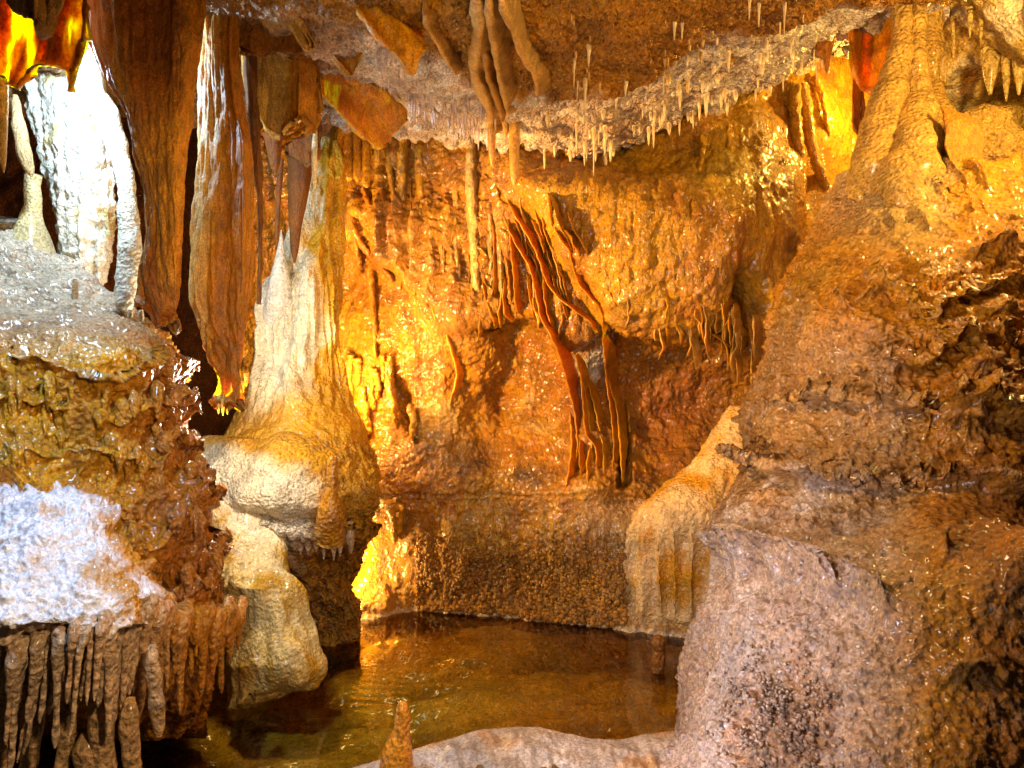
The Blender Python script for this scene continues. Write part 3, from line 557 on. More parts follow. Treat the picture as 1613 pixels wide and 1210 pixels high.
# upper middle curtains
slab('stalactite_curtain', 372, 484, [(372, -80), (484, -80)], [(372, 70), (380, 88), (400, 93), (420, 94), (440, 86), (455, 88), (470, 90), (480, 82), (484, 70)], lambda x, y: 3.35+.04*np.sin(x*.06)-.0003*(y-40), .03, band_disp(251, .006), lambda x, y, W: mixc((.30, .12, .03), (.40, .17, .045), sst(fbm(W, (5, 5, 1.5), 3, 252), -.3, .5)), M_drape, hang=True,
     label='smooth rust brown curtain with a curled lower edge, high beside the long tan column', cat='curtain')
slab('stalactite_curtain', 378, 508, [(378, 30), (508, 30)], [(378, 100), (386, 140), (398, 175), (410, 192), (420, 206), (432, 214), (440, 222), (450, 214), (458, 200), (470, 198), (476, 190), (484, 205), (492, 218), (500, 204), (508, 175)], lambda x, y: 3.62+.05*np.sin(x*.09)+.0006*(x-400), .04, band_disp(253, .018), lambda x, y, W: mixc((.58, .38, .16), (.45, .20, .05), sst(x+15*fbm(W, (6, 6, 1), 3, 254), 430, 470)), M_drape, hang=True,
     label='streaked tan curtain with a ragged lower edge below the rust brown curtain', cat='curtain')
def diag(name, a, b, w0, w1, d0, d1, col, seed, **kw):
    """thick ribbon hanging askew from a (top) to b (tip)"""
    n = 40; t = np.linspace(0, 1, n); px = a[0]+(b[0]-a[0])*t; py = a[1]+(b[1]-a[1])*t+14*np.sin(t*3)*0; w = w0+(w1-w0)*t; w *= np.sqrt(np.clip(1-((t-.9)/.1).clip(0, 1)**2*.9, .02, 1))
    vx, vy = b[0]-a[0], b[1]-a[1]; q = math.hypot(vx, vy); nx, ny = -vy/q, vx/q
    th = np.linspace(0, 2*math.pi, 60, endpoint=False); c, s = np.cos(th), np.sin(th)
    t2 = np.linspace(0, 1, 120); px, py, w = (np.interp(t2, t, z) for z in (px, py, w))
    c0 = c; PX = px[:, None]+nx*w[:, None]*c; PY = py[:, None]+ny*w[:, None]*c; c = np.sign(c)*np.abs(c)**.6; D = d0+(d1-d0)*t2[:, None]-.022*s+.035*np.sin(c*3+2*t2[:, None])+.012*np.sin(c*9)
    return surface(name, PX, PY, D, True, band_disp(seed, .006), col, M_drape_lit, flip=True, cap=True, hang=True, **kw)
slab('stalactite_curtain', 452, 642, [(452, 40), (500, 62), (560, 105), (600, 140), (642, 180)], [(452, 95), (480, 120), (520, 166), (560, 207), (590, 232), (600, 236), (608, 230), (625, 207), (642, 186)], lambda x, y: 3.65+.0026*(x-452)+.035*np.sin((x-y*.9)*.05)+.0008*(y-100), .016, band_disp(261, .008),
     lambda x, y, W: mixc((.52, .21, .035), (.66, .36, .10), sst(np.sin((x-y*.82)*.16)+fbm(W, 5, 3, 262), .4, 1.6)), M_drape_lit, hang=True, label='broad orange sheet slanting down from the ceiling over the organ pipes', cat='curtain')
slab('stalactite_curtain', 552, 670, [(552, -70), (625, -60), (648, 10), (670, 66)], [(552, -6), (566, 22), (590, 55), (620, 88), (646, 116), (652, 114), (658, 98), (670, 76)], lambda x, y: 3.0+.0022*(x-552)+.03*np.sin((x-y*.8)*.06)-.001*y, .018, band_disp(263, .008),
     lambda x, y, W: mixc((.50, .24, .05), (.64, .42, .16), sst(np.sin((x-y*.72)*.22)+fbm(W, 5, 3, 264), .3, 1.6)), M_drape_lit, hang=True, label='banded orange sheet hanging from the ceiling above the pale straw fringe', cat='curtain')
slab('stalactite_curtain', 476, 584, [(476, -70), (530, -40), (584, 24)], [(476, 24), (494, 60), (522, 92), (548, 124), (556, 126), (566, 108), (576, 74), (584, 44)], lambda x, y: 3.35+.003*(x-476)+.04*np.sin((x-y*.7)*.07), .02, band_disp(268, .012), lambda x, y, W: mixc((.44, .22, .06), (.66, .50, .34), sst(fbm(W, (8, 8, 3), 3, 269), 0, .6)), M_drape_lit, hang=True, label='streaky tan sheet between the two orange sheets on the ceiling', cat='curtain')
slab('stalactite_curtain', 400, 500, [(400, -60), (450, -50), (500, 20)], [(400, 40), (430, 62), (455, 78), (470, 84), (482, 78), (492, 60), (500, 30)], lambda x, y: 3.45+.0015*(x-400)+.04*np.sin((x-y*.6)*.09), .02, band_disp(267, .008), (.46, .21, .05), M_drape_lit, hang=True, label='folded brown sheet behind the curled rust brown curtain', cat='curtain')
diag('stalactite_curtain', (430, -30), (490, 78), 10, 8, 3.2, 3.3, (.42, .25, .10), 265, label='narrow brown folded curtain beside the curled rust brown curtain', cat='curtain')
# white flowstone by the cool lamp
WF = [(-40, 20, 140, 4.0, .12), (120, 20, 160, 4.0, .16), (180, 36, 182, 4.0, .18), (250, 55, 192, 4.0, .19), (330, 72, 196, 4.0, .19), (400, 82, 188, 4.0, .18), (445, 92, 178, 4.0, .14), (470, 100, 170, 4.0, .1)]
loft('flowstone_column', WF, [lambda x, y, W: .04*ridge(W, (6, 6, .5), 2, 271), lambda x, y, W: .014*knobs(W, (24, 24, 18), 272)+.012*fbm(W, 18, 3, 273)], lambda x, y, W: mixc((.82, .78, .66), (.66, .52, .28), sst(fbm(W, 5, 3, 274), .1, .6)), M_pale, step=1.9,
     label='white flowstone column glaring in the cool lamp light at upper left', cat='column')
tube('stalactite', [(130, 60, 3.7, 12), (150, 150, 3.7, 20), (175, 200, 3.7, 18), (198, 290, 3.6, 13), (204, 380, 3.5, 17), (200, 440, 3.45, 17), (196, 480, 3.4, 12), (194, 495, 3.4, 3)], M_pale, (.78, .74, .62), ns=22, sub=18, rough=.2, bump=lambda V: .006*fbm(V, 24, 3, 276),
     label='white drape tail hanging just behind the edge of the broad brown curtain', cat='stalactite')
tube('stalagmite', [(44, 410, 3.72, 40), (46, 375, 3.74, 27), (48, 345, 3.75, 16), (52, 320, 3.75, 11), (50, 295, 3.75, 11), (52, 275, 3.75, 13)], M_pale, (.60, .50, .30), ns=16, rough=.25, stands=True, label='small knobbly pillar on the mound left of the white column', cat='stalagmite')
tube('stalactite', [(24, 150, 3.6, 4), (30, 200, 3.6, 10), (38, 240, 3.6, 11), (46, 265, 3.6, 8), (50, 278, 3.6, 2)], M_drape, (.42, .30, .17), ns=14, rough=.2, label='grey brown leaf shaped stalactite above the small knobbly pillar', cat='stalactite')
for x, lab in ((118, 'lone pale pillar standing clear on the terraced mound top'), (205, 'tiny pillar under the white drape tail'), (246, 'tiny pillar under the right edge of the broad brown curtain'), (222, 'tiny pillar between two others below the broad brown curtain')):
    tube('stalagmite', [(x, 478 if x < 130 else 508, 3.35, 5), (x, 455 if x < 130 else 496, 3.35, 4.5), (x, 440 if x < 130 else 488, 3.35, 3)], M_pale, (.66, .56, .40), ns=10, stands=True, group='tiny pillars on the mound top', label=lab, cat='stalagmite')

# organ-pipe stalactites and things between the curtain and the wall
def pipe(x, y0, y1, r, d, col, label, lean=0, tip=.7, **kw):
    return tube('stalactite', [(x, y0, d, r), (x+lean*.3, y0+(y1-y0)*.35, d, r*1.05), (x+lean*.7, y0+(y1-y0)*.75, d, r), (x+lean*.95, y1-6, d, r*tip), (x+lean, y1, d, r*.25)], M_wall, col, ns=16, sub=12, rough=.15, seed=int(x), bump=lambda V: .006*fbm(V, 40, 2, int(x)), cat='stalactite', label=label, **kw)
for i, (x, y1, r, lab) in enumerate([(529, 292, 12, 'first golden organ pipe stalactite, thick, next to the white tapering stalactite'), (548, 286, 8, 'golden organ pipe stalactite, straight, just right of the thick one'), (563, 286, 7, 'golden organ pipe stalactite, middle of the row under the ribbon curtain'), (577, 296, 6.5, 'golden organ pipe stalactite, thin and long, under the ribbon curtain tip'), (594, 262, 6, 'short golden organ pipe stalactite behind the ribbon curtain tip')]):
    pipe(x, 170, y1, r, 5.05, (.58, .34, .10), lab, group='golden organ pipe stalactites', tip=.9)
tube('stalactite', [(497, 190, 4.2, 3), (496, 235, 4.2, 5), (495, 262, 4.2, 4.5), (496, 292, 4.2, 2.6), (496, 298, 4.2, .6)], M_thin, (.72, .60, .42), ns=12, label='slim pale tapering stalactite below the ragged tan curtain', cat='stalactite')
slab('stalactite', 448, 508, [(448, 228), (508, 190)], [(448, 244), (462, 252), (476, 262), (482, 270), (492, 262), (500, 258), (508, 225)], lambda x, y: 4.25+0*x, .05, band_disp(281, .006), BRN*1.2, M_drape, hang=True, label='dark brown table shaped stalactite above the cream column', cat='stalactite')
tube('stalactite', [(474, 250, 4.35, 22), (470, 300, 4.35, 16), (466, 350, 4.35, 11), (464, 395, 4.35, 6), (464, 415, 4.35, 1)], M_drape, BRN, ns=16, sub=10, label='dark brown tapering stalactite hanging before the cream column', cat='stalactite')
tube('stalactite', [(430, 210, 4.0, 16), (432, 240, 4.0, 11), (433, 262, 4.0, 7), (433, 276, 4.0, 1)], M_drape, BRN*1.2, ns=14, label='short dark stalactite beside the black gap below the tan curtain', cat='stalactite')
tube('stalactite', [(443, 250, 4.15, 5), (438, 320, 4.15, 4.5), (436, 370, 4.15, 3.5), (436, 392, 4.15, .8)], M_drape, BRN, ns=12, label='thin dark rod stalactite in the black gap', cat='stalactite')
tube('stalagmite', [(442, 545, 4.9, 26), (440, 500, 4.68, 26), (440, 465, 4.59, 22), (441, 430, 4.56, 14), (442, 400, 4.56, 7), (443, 375, 4.56, 2.5), (443, 362, 4.56, .6)], M_pale, (.76, .71, .60), ns=18, rough=.15, stands=True, label='white pointed stalagmite tip rising against the cream column', cat='stalagmite')

# ------------------------------------------------------------------ ribs and draperies on the back wall (parts of the wall)
def rib(pts, col, r=5, out=.06, deep=2.2, mat=None, taper=1.0):
    n = len(pts); q = []
    for i, (x, y) in enumerate(pts):
        t = i/(n-1); q.append((x+RNG.uniform(-1.5, 1.5), y, wd(x, y)-out*(.35+.65*math.sin(math.pi*min(1, .25+t*.75))), r*(1-.5*taper*t)*RNG.uniform(.8, 1.25)))
    x, y = pts[-1]; q.append((x, y+5, wd(x, y+5)-out*.3, .6))
    return tube('rib', q, mat or M_wall, col, deep=deep, ns=16, sub=14, rough=.25, seed=int(pts[0][0]), parent=wall, bump=lambda V: .006*fbm(V, 38, 3, 3)+.008*knobs(V, 34, 4))
GO = (.56, .33, .11); DT = (.50, .32, .15); RO = (.46, .19, .05)
for pts, r, c in [
    ([(662, 210), (664, 300), (668, 370), (678, 420), (688, 470)], 8, GO), ([(742, 225), (744, 300), (748, 380), (750, 440), (752, 480)], 10, (.62, .44, .22)), ([(640, 200), (636, 260), (634, 320), (632, 380)], 7, GO),
    ([(612, 215), (618, 280), (626, 340), (636, 400)], 6, GO), ([(600, 300), (614, 350), (636, 410), (660, 460), (680, 500), (700, 540)], 6, RO), ([(545, 320), (562, 370), (590, 410), (618, 440)], 6, RO),
    ([(556, 330), (560, 380), (566, 420)], 5, RO), ([(572, 300), (592, 345), (610, 395), (628, 430)], 5, RO), ([(590, 300), (591, 330), (590, 352)], 4, GO), ([(700, 330), (698, 400), (700, 460), (708, 500)], 5, DT),
    ([(720, 300), (718, 380), (722, 440), (726, 490)], 5, DT), ([(768, 320), (774, 400), (772, 460)], 5, DT), ([(782, 330), (788, 400), (790, 460), (800, 490)], 5, DT)]:
    rib(pts, c, r)
# free draperies: thin curtains whose front edge stands out and whose back runs into the wall
def hdep(x, y):
    lip = pchip(x, lipx, lipy); a = wall_depth(x, np.minimum(y, lip-14)); k = sst(y, lip+10, lip+110)
    cx = 890+(y-480)*.18; b = .085*np.exp(-((x-cx)/(30+14*sst(y, 700, 775)))**2)*sst(y, 460, 540)*(1-sst(y, 772, 800))
    return a*(1-k)+wall_depth(x, y)*k-b
def fin(pts, col, r=3, out=.1, skew=14, mat=None, dep=None, parent=wall, **kw):
    A = np.asarray(pts, float); n = len(A); tt = np.linspace(0, n-1, (n-1)*14+1); k = np.arange(n)
    x, y = pchip(tt, k, A[:, 0]), pchip(tt, k, A[:, 1]); u = tt/(n-1)
    x = x+1.6*nz(np.stack([y*.02, x*.004, 0*x], -1), 1., 9)+.5*np.sin(y*.29)
    o = out*np.clip(np.minimum(u*5+.25, (1-u)*3.2), 0, 1); e = np.clip(np.minimum(u*9+.3, (1-u)*9), .04, 1)
    dw = (dep or hdep)(x, y); f = P(x, y, dw-o).astype(float); bk = P(x+skew*np.clip(o/out+.2, 0, 1), y-3, dw+.05).astype(float)
    ns = 22; th = np.arange(ns)/ns*2*math.pi; ax = (1-np.cos(th))/2; sd = np.sin(th)*(.5+.75*np.exp(-(ax/.10)**2))
    dv = bk-f; tg = np.gradient(f, axis=0); nn = np.cross(tg, dv); nn /= np.linalg.norm(nn, axis=1, keepdims=True)+1e-9
    e = e*(1+.45*nz(np.stack([y*.045, x*.01, 0*x+5], -1), 1., 11)); V = f[:, None]+dv[:, None]*ax[None, :, None]+nn[:, None]*(r/F*dw*e)[:, None, None]*sd[None, :, None]
    V = V+nn[:, None]*(.010*nz(V, (12, 12, 5), 7)*np.sin(ax*math.pi)[None])[..., None]
    V = V.reshape(-1, 3).astype(np.float32); c = mixc(np.asarray(col)*.9, np.asarray(col)*.7+np.array((.20, .13, .06)), np.tile(np.exp(-(ax/.1)**2), len(tt)))
    Q = grid_quads(len(tt), ns, True)
    return link(mesh_from('drapery', V, Q, c, f[0]), 'drapery', mat or M_drape_lit, parent=parent, origin=f[0], **kw)
for pts, r, o in [
    ([(790, 285), (806, 330), (826, 365), (845, 400), (858, 440), (880, 470), (905, 490), (930, 510), (936, 525)], 6, .13), ([(785, 300), (796, 350), (812, 385), (832, 420), (845, 470), (850, 500), (862, 520), (880, 560), (895, 610), (906, 660), (909, 700), (904, 745)], 5.5, .14),
    ([(835, 345), (847, 370), (855, 395), (857, 412)], 4, .10), ([(853, 420), (857, 470), (864, 505), (877, 525)], 4.5, .11), ([(873, 358), (880, 375), (895, 395), (903, 425), (910, 445), (926, 465), (942, 485), (948, 500), (949, 530)], 5, .13),
    ([(884, 355), (896, 375), (902, 390), (903, 410)], 3.5, .1), ([(893, 360), (902, 385), (910, 400), (916, 415)], 3.5, .1), ([(948, 530), (952, 570), (956, 610), (962, 650), (966, 700), (964, 750)], 5, .10), ([(914, 590), (918, 640), (922, 680), (938, 710), (940, 745)], 3.5, .10),
    ([(946, 455), (958, 480), (966, 505)], 3.5, .07), ([(955, 455), (968, 480), (970, 510)], 3, .07), ([(985, 455), (995, 485), (1005, 505)], 3.5, .07), ([(742, 430), (744, 480), (756, 500), (770, 515)], 5, .09), ([(757, 430), (764, 470), (774, 500), (780, 518)], 4, .09), ([(794, 430), (792, 470), (794, 495), (806, 508)], 4, .09), ([(740, 455), (738, 490), (750, 525)], 3, .08), ([(796, 320), (804, 390), (809, 450), (812, 485), (822, 500)], 4, .12), ([(828, 430), (834, 470), (840, 500)], 3, .08), ([(772, 330), (777, 390), (776, 440), (782, 500)], 3.5, .1), ([(862, 300), (866, 340), (872, 375)], 3, .05), ([(912, 690), (912, 720), (916, 752)], 3, .1),
    ([(1110, 500), (1110, 525), (1108, 540)], 3, .06), ([(1150, 495), (1140, 515), (1120, 530)], 3, .06), ([(1118, 525), (1140, 540), (1165, 562)], 3, .06), ([(1040, 490), (1042, 510), (1046, 522)], 3, .05)]:
    fin(pts, (.36, .165, .045), r*.42, o*1.2, 20 if r > 3.2 else 11)
for i in range(60):
    # slighter root-like draperies following the slanting edge and hanging along the lip
    if i < 16:
        y0 = RNG.uniform(285, 430); x0 = 785+(y0-270)*.62+RNG.uniform(-35, 30); l = RNG.uniform(50, 130); sl = RNG.uniform(.05, .5)
    else:
        x0 = RNG.uniform(735, 1190) if i < 34 else RNG.uniform(960, 1200); y0 = float(pchip(np.array([x0]), lipx, lipy)[0])-RNG.uniform(20, 75); l = RNG.uniform(35, 95); sl = RNG.uniform(-.15, .25)
    w1 = RNG.uniform(-5, 5)
    fin([(x0, y0), (x0+sl*l*.3+w1, y0+l*.35), (x0+sl*l*.6-w1*.5, y0+l*.7), (x0+sl*l+w1*.4, y0+l)], mixc(np.array((.46, .22, .05)), np.array((.50, .34, .16)), np.array(RNG.rand())), RNG.uniform(1.0, 3.0), RNG.uniform(.03, .10), RNG.uniform(5, 16))
for i in range(22):
    x = RNG.uniform(628, 800); y0 = RNG.uniform(235, 380); l = RNG.uniform(70, 150)
    fin([(x, y0), (x+RNG.uniform(-2, 3), y0+l*.35), (x+RNG.uniform(-1, 5), y0+l*.7), (x+RNG.uniform(0, 8), y0+l)], mixc(np.array((.44, .21, .05)), np.array((.50, .33, .14)), np.array(RNG.rand())), RNG.uniform(1.5, 4), RNG.uniform(.05, .10), RNG.uniform(6, 14), M_wall)
for i in range(30):
    x = RNG.uniform(640, 900); y0 = RNG.uniform(270, 400)+max(0, x-790)*.4; l = RNG.uniform(60, 130); sl = .06+max(0, x-770)*.003
    fin([(x, y0), (x+sl*l*.3+RNG.uniform(-3, 3), y0+l*.35), (x+sl*l*.7+RNG.uniform(-3, 3), y0+l*.7), (x+sl*l, y0+l)], (.30, .14, .04), RNG.uniform(.9, 2.2), RNG.uniform(.07, .13), RNG.uniform(8, 18), M_drape)
for pts, r, o in [([(905, 560), (916, 600), (925, 640), (930, 690), (934, 745)], 2, .08), ([(948, 540), (958, 600), (972, 650), (976, 700), (980, 760)], 2.6, .10), ([(925, 600), (938, 650), (948, 700), (952, 750)], 1.8, .07), ([(896, 640), (900, 690), (896, 740), (890, 770)], 2.2, .09), ([(930, 700), (924, 730), (926, 765)], 2, .07), ([(700, 520), (712, 560), (718, 590), (708, 640)], 3, .08), ([(600, 290), (622, 350), (650, 410), (676, 470), (690, 520), (704, 560)], 3, .10), ([(676, 430), (690, 470), (702, 500), (712, 525)], 2, .07)]:
    fin(pts, (.48, .26, .08), r, o, 14)
# drips on the lit left part and small cavity
for i in range(8):
    x = 556+i*9+RNG.uniform(-4, 4); y0 = 585+RNG.uniform(-30, 25); y1 = y0+RNG.uniform(35, 90); rib([(x, y0), (x+RNG.uniform(-2, 2), (y0+y1)/2), (x+RNG.uniform(-1, 4), y1)], (.54, .29, .07), RNG.uniform(3.5, 7), .04, 1.5)
for pts, r in [([(583, 425), (586, 470), (590, 520), (590, 560)], 4), ([(645, 640), (652, 660), (650, 690)], 5), ([(614, 600), (620, 640), (624, 670)], 5), ([(573, 640), (578, 660), (580, 680)], 8), ([(615, 790), (618, 820), (622, 850)], 8), ([(628, 800), (630, 835)], 7)]:
    rib(pts, (.58, .30, .08), r, .06, 1.6)
# upper right ribs
for pts, r in [([(1262, 140), (1270, 190), (1285, 250), (1300, 300), (1298, 345)], 9), ([(1285, 120), (1296, 160), (1306, 210)], 5), ([(1252, 140), (1252, 200), (1262, 260), (1264, 310)], 8), ([(1110, 215), (1105, 250), (1100, 270)], 4), ([(1150, 200), (1148, 240), (1152, 280), (1132, 300)], 4), ([(1163, 200), (1168, 230), (1176, 250)], 4), ([(870, 190), (880, 215), (895, 235), (898, 250)], 9), ([(1155, 330), (1157, 345)], 6)]:
    rib(pts, (.52, .30, .09), r, .06, 1.6)

# ------------------------------------------------------------------ centre ceiling draperies
HG = (.38, .27, .16)
for lab, pts, deep in [
    ('thin curling drapery, left of the hanging tangle at the ceiling', [(668, 0, 5), (668, 35, 5), (684, 65, 4.5), (698, 90, 4), (712, 112, 2), (718, 120, .6)], 1.6),
    ('thick grey brown twisted drapery at the middle of the ceiling', [(745, -40, 12), (750, 30, 14), (746, 70, 13), (742, 100, 10), (752, 140, 11), (764, 170, 9), (772, 198, 6), (774, 215, 1)], 1.8),
    ('narrow drapery running right beside the thick twisted one', [(766, -40, 8), (768, 30, 8), (776, 80, 6), (782, 110, 6), (790, 150, 7), (796, 185, 5), (798, 210, 1)], 1.8),
    ('grey drapery bending right and ending in a hanging tip', [(782, -40, 7), (790, 15, 7), (806, 50, 7), (814, 75, 8), (826, 98, 8), (838, 118, 7), (843, 140, 4), (843, 157, .8)], 1.6),
    ('dark drapery filling the gap within the ceiling tangle', [(758, 60, 9), (764, 110, 8), (776, 150, 9), (786, 180, 6), (790, 200, 1)], 2.2)]:
    fin([p[:2] for p in pts], (.40, .25, .11) if 'dark' not in lab else BRN, pts[1][2]*1.5, .26, 34, M_drape_lit, dep=lambda x, y: np.minimum(ceil_d(x, y), 4.45)+.03, parent=None, label=lab, cat='drapery', group='draperies hanging at the middle of the ceiling')
for x, y0, y1, r, lab in ((810, 140, 292, 9, 'blunt tan stalactite below the ceiling tangle, ending over the wall'), (797, 160, 216, 8, 'stubby tan stalactite beside the blunt one under the tangle'), (775, 195, 262, 6, 'slim brown stalactite left of the blunt one under the tangle'), (863, 135, 202, 5, 'lone pointed tan stalactite right of the ceiling tangle'), (608, 190, 300, 0, '')):
    if r: tube('stalactite', [(x, y0, 4.3, r*1.1), (x, y0+(y1-y0)*.4, 4.3, r), (x, y1-14, 4.3, r*.7), (x, y1, 4.3, r*.2)], M_thin, (.52, .34, .16), ns=14, sub=8, rough=.14, seed=x, label=lab, cat='stalactite')

# ------------------------------------------------------------------ upper right draperies, columns, nook
slab('drapery', 1340, 1408, [(1340, 0), (1408, 0)], [(1340, 95), (1346, 118), (1355, 140), (1366, 148), (1374, 150), (1384, 132), (1394, 105), (1402, 85), (1408, 60)], lambda x, y: 4.3+.05*np.sin((x-1340)*.07), .011, band_disp(301, .004), lambda x, y, W: mixc((.62, .27, .06), (.36, .11, .025), sst(np.sin(W[..., 2]*38+4*fbm(W, 3, 2, 302))+fbm(W, 6, 3, 303), .3, 1.4)), M_thin, hang=True,
     label='glowing red orange banded drapery beside the top of the right mound', cat='drapery')
slab('drapery', 1280, 1324, [(1280, 0), (1324, 0)], [(1280, 50), (1288, 85), (1297, 98), (1299, 118), (1306, 118), (1308, 100), (1314, 66), (1324, 40)], lambda x, y: 4.4+.03*np.sin(x*.1), .03, band_disp(305, .006), (.36, .14, .04), M_drape, hang=True, label='small brown drapery left of the glowing red orange one', cat='drapery')
slab('drapery', 1118, 1174, [(1118, 20), (1174, 20)], [(1118, 128), (1130, 110), (1140, 100), (1150, 104), (1158, 80), (1166, 60), (1174, 36)], lambda x, y: 4.15+.03*np.sin(x*.12), .03, band_disp(307, .006), lambda x, y, W: mixc((.74, .62, .48), (.40, .22, .08), sst(x+6*fbm(W, 5, 2, 308), 1140, 1147)), M_drape, hang=True, label='half white, half brown drapery on the pale ceiling band', cat='drapery')
for lab, pts in [('slim flowstone column left of the pair above the right mound', [(1424, -40, 4.0, 14), (1418, 60, 4.0, 15), (1410, 120, 4.0, 22), (1396, 190, 3.95, 30), (1378, 270, 3.85, 36), (1362, 330, 3.9, 34), (1350, 390, 4.1, 24)]),
                 ('knobbly flowstone column right of the pair above the right mound', [(1452, -40, 4.0, 15), (1446, 50, 4.0, 13), (1440, 110, 4.0, 18), (1446, 150, 4.0, 22), (1436, 200, 3.9, 36), (1436, 270, 3.75, 48), (1430, 340, 3.62, 50), (1424, 400, 3.75, 44), (1420, 470, 4.0, 30)]),
                 ('smooth orange column rising behind the knobbly one into the nook', [(1468, -40, 4.2, 14), (1462, 60, 4.2, 16), (1466, 130, 4.2, 16), (1476, 190, 4.1, 26), (1490, 260, 4.1, 30), (1500, 330, 4.3, 24)])]:
    tube('flowstone_column', pts, M_flow, (.58, .38, .16), ns=26, sub=22, rough=.10, bump=lambda V: .03*fbm(V, (5, 5, 7), 2, 311)+.012*scallop(V, (13, 13, 17), 312), label=lab, cat='column', stands=True)
slab('drapery', 1340, 1362, [(1340, 60), (1362, 60)], [(1340, 190), (1346, 215), (1354, 220), (1362, 180)], lambda x, y: 4.5+0*x, .03, band_disp(314, .005), (.34, .13, .04), M_drape, hang=True, label='dark brown strip drapery below the glowing red orange one', cat='drapery')
# nook of the upper right: wall sheet curving from ceiling to back
nd = tps([(1440, -60, 4.3), (1613, -60, 3.5), (1800, -60, 3.0), (1450, 100, 4.6), (1560, 80, 4.2), (1700, 100, 3.7), (1480, 170, 4.7), (1600, 170, 4.6), (1750, 200, 4.3), (1500, 260, 4.6), (1650, 300, 4.2)])
PX, PY = np.meshgrid(np.arange(1425, 1850, 2.2), np.arange(-90, 300, 2.2))
nook = surface('nook_wall', PX, PY, nd(PX, PY), False, [lambda x, y, W: .10*fbm(W, 2.5, 3, 321), lambda x, y, W: .035*fbm(W, 7, 4, 322)+.02*scallop(W, (10, 10, 14), 323)], lambda x, y, W: mixc((.60, .42, .17), (.74, .62, .42), sst(fbm(W, 4, 3, 324), -.1, .5)), M_flow, flip=True, kind='structure', origin=(2.6, 4.2, 2.8))
for i, (x, y0, y1, r) in enumerate([(1502, 40, 95, 4), (1528, 25, 60, 4), (1560, 95, 150, 13), (1585, 100, 160, 7), (1605, 100, 150, 9), (1490, 90, 130, 3), (1545, 40, 75, 3)]):
    tube('stalactite', [(x, y0-12, float(nd(x, y0))-.10, r*1.2), (x, y0+5, float(nd(x, y0))-.12, r), (x, (y0+y1)/2, float(nd(x, y0))-.12, r*.7), (x, y1, float(nd(x, y0))-.12, r*.15)], M_flow, (.66, .48, .22), ns=12, seed=i, label=('long thin golden stalactite in the nook, nearest the flowstone columns', 'short thin golden stalactite at the top edge of the nook', 'fat golden stalactite of the nook, first of the fat three', 'pointed golden stalactite between the two fatter ones in the nook', 'golden stalactite of the nook touching the right picture edge', 'small straw like golden stalactite against the rear orange column', 'slim golden stalactite above the fat one in the nook')[i], cat='stalactite', group='stalactites in the golden nook')
BO = [(158, 1540, 1600, 3.8, .05), (172, 1515, 1608, 3.8, .14), (205, 1500, 1612, 3.8, .2), (250, 1492, 1640, 3.8, .22), (300, 1480, 1650, 3.8, .24), (330, 1480, 1650, 3.8, .24)]
loft('boulder', BO, [lambda x, y, W: .07*fbm(W, 3, 3, 331), lambda x, y, W: .03*fbm(W, 11, 4, 332)], (.34, .22, .09), M_rough, step=2.2, label='rough olive brown boulder on the right mound under the golden nook', cat='boulder')
FL = [(168, 1480, 1490, 3.7, .02), (185, 1480, 1530, 3.66, .04), (220, 1484, 1548, 3.62, .05), (255, 1492, 1552, 3.58, .05), (285, 1505, 1545, 3.56, .04), (300, 1515, 1530, 3.56, .02)]
loft('drapery', FL, band_disp(335, .006), (.42, .17, .04), M_drape, hang=True, label='flat reddish flap of stone leaning on the boulder under the nook', cat='drapery')

# ------------------------------------------------------------------ soda straws on the ceiling
def straw(x, y, l, r, lab, grp, col=(.74, .66, .54), dz=0.):
    lo, hi, ends = (585, 765, ('under the slanting orange sheets', 'midway along the fringe', 'beside the hanging tangle')) if 'fringe' in lab else (860, 1330, ('on the lowest lip', 'midway up the rising band', 'near the glowing alcove')) if 'band' in lab else (870, 1110, ('beside the tangle', 'in the middle of it', 'towards the white patch'))
    lab = ('hair thin ' if r < 1.7 else 'thick stubby ' if l < 14 else 'long ')+lab+', '+ends[min(2, int(3*(x-lo)/(hi-lo)))] if True else lab
    d = cd(x, y)-.02-dz
    tube('soda_straw', [(x, y-5, d+.03, r*1.3), (x, y+l*.3, d, r), (x, y+l, d, r*.4)], M_straw, col, ns=6, sub=3, rough=.1, seed=int(x), label=lab, cat='stalactite', group=grp)
g1 = 'pale straws on the white ceiling band left of the tangle'
for i in range(120):
    x = RNG.choice([600, 622, 650, 672, 690, 715, 728, 748, 758])+RNG.normal(0, 9); yb = np.interp(x, [580, 640, 700, 770], [95, 150, 185, 200]); straw(x, yb-RNG.uniform(-12, 45), 5+abs(RNG.normal(0, 15)), RNG.uniform(1., 3.2), 'whitish soda straw in the pale ceiling fringe', g1, (.72, .62, .56))
g2 = 'straws along the right ceiling band'
for i in range(95):
    x = RNG.choice([880, 912, 935, 960, 1010, 1035, 1050, 1075, 1095, 1130, 1150, 1200, 1215, 1250, 1285])+RNG.normal(0, 10); y = np.interp(x, cx_, cy_)-abs(RNG.normal(0, 38)); straw(x, y, 4+abs(RNG.normal(0, 13)), RNG.uniform(1., 3.6), 'pale soda straw of the right ceiling band', g2, (.74, .60, .42))
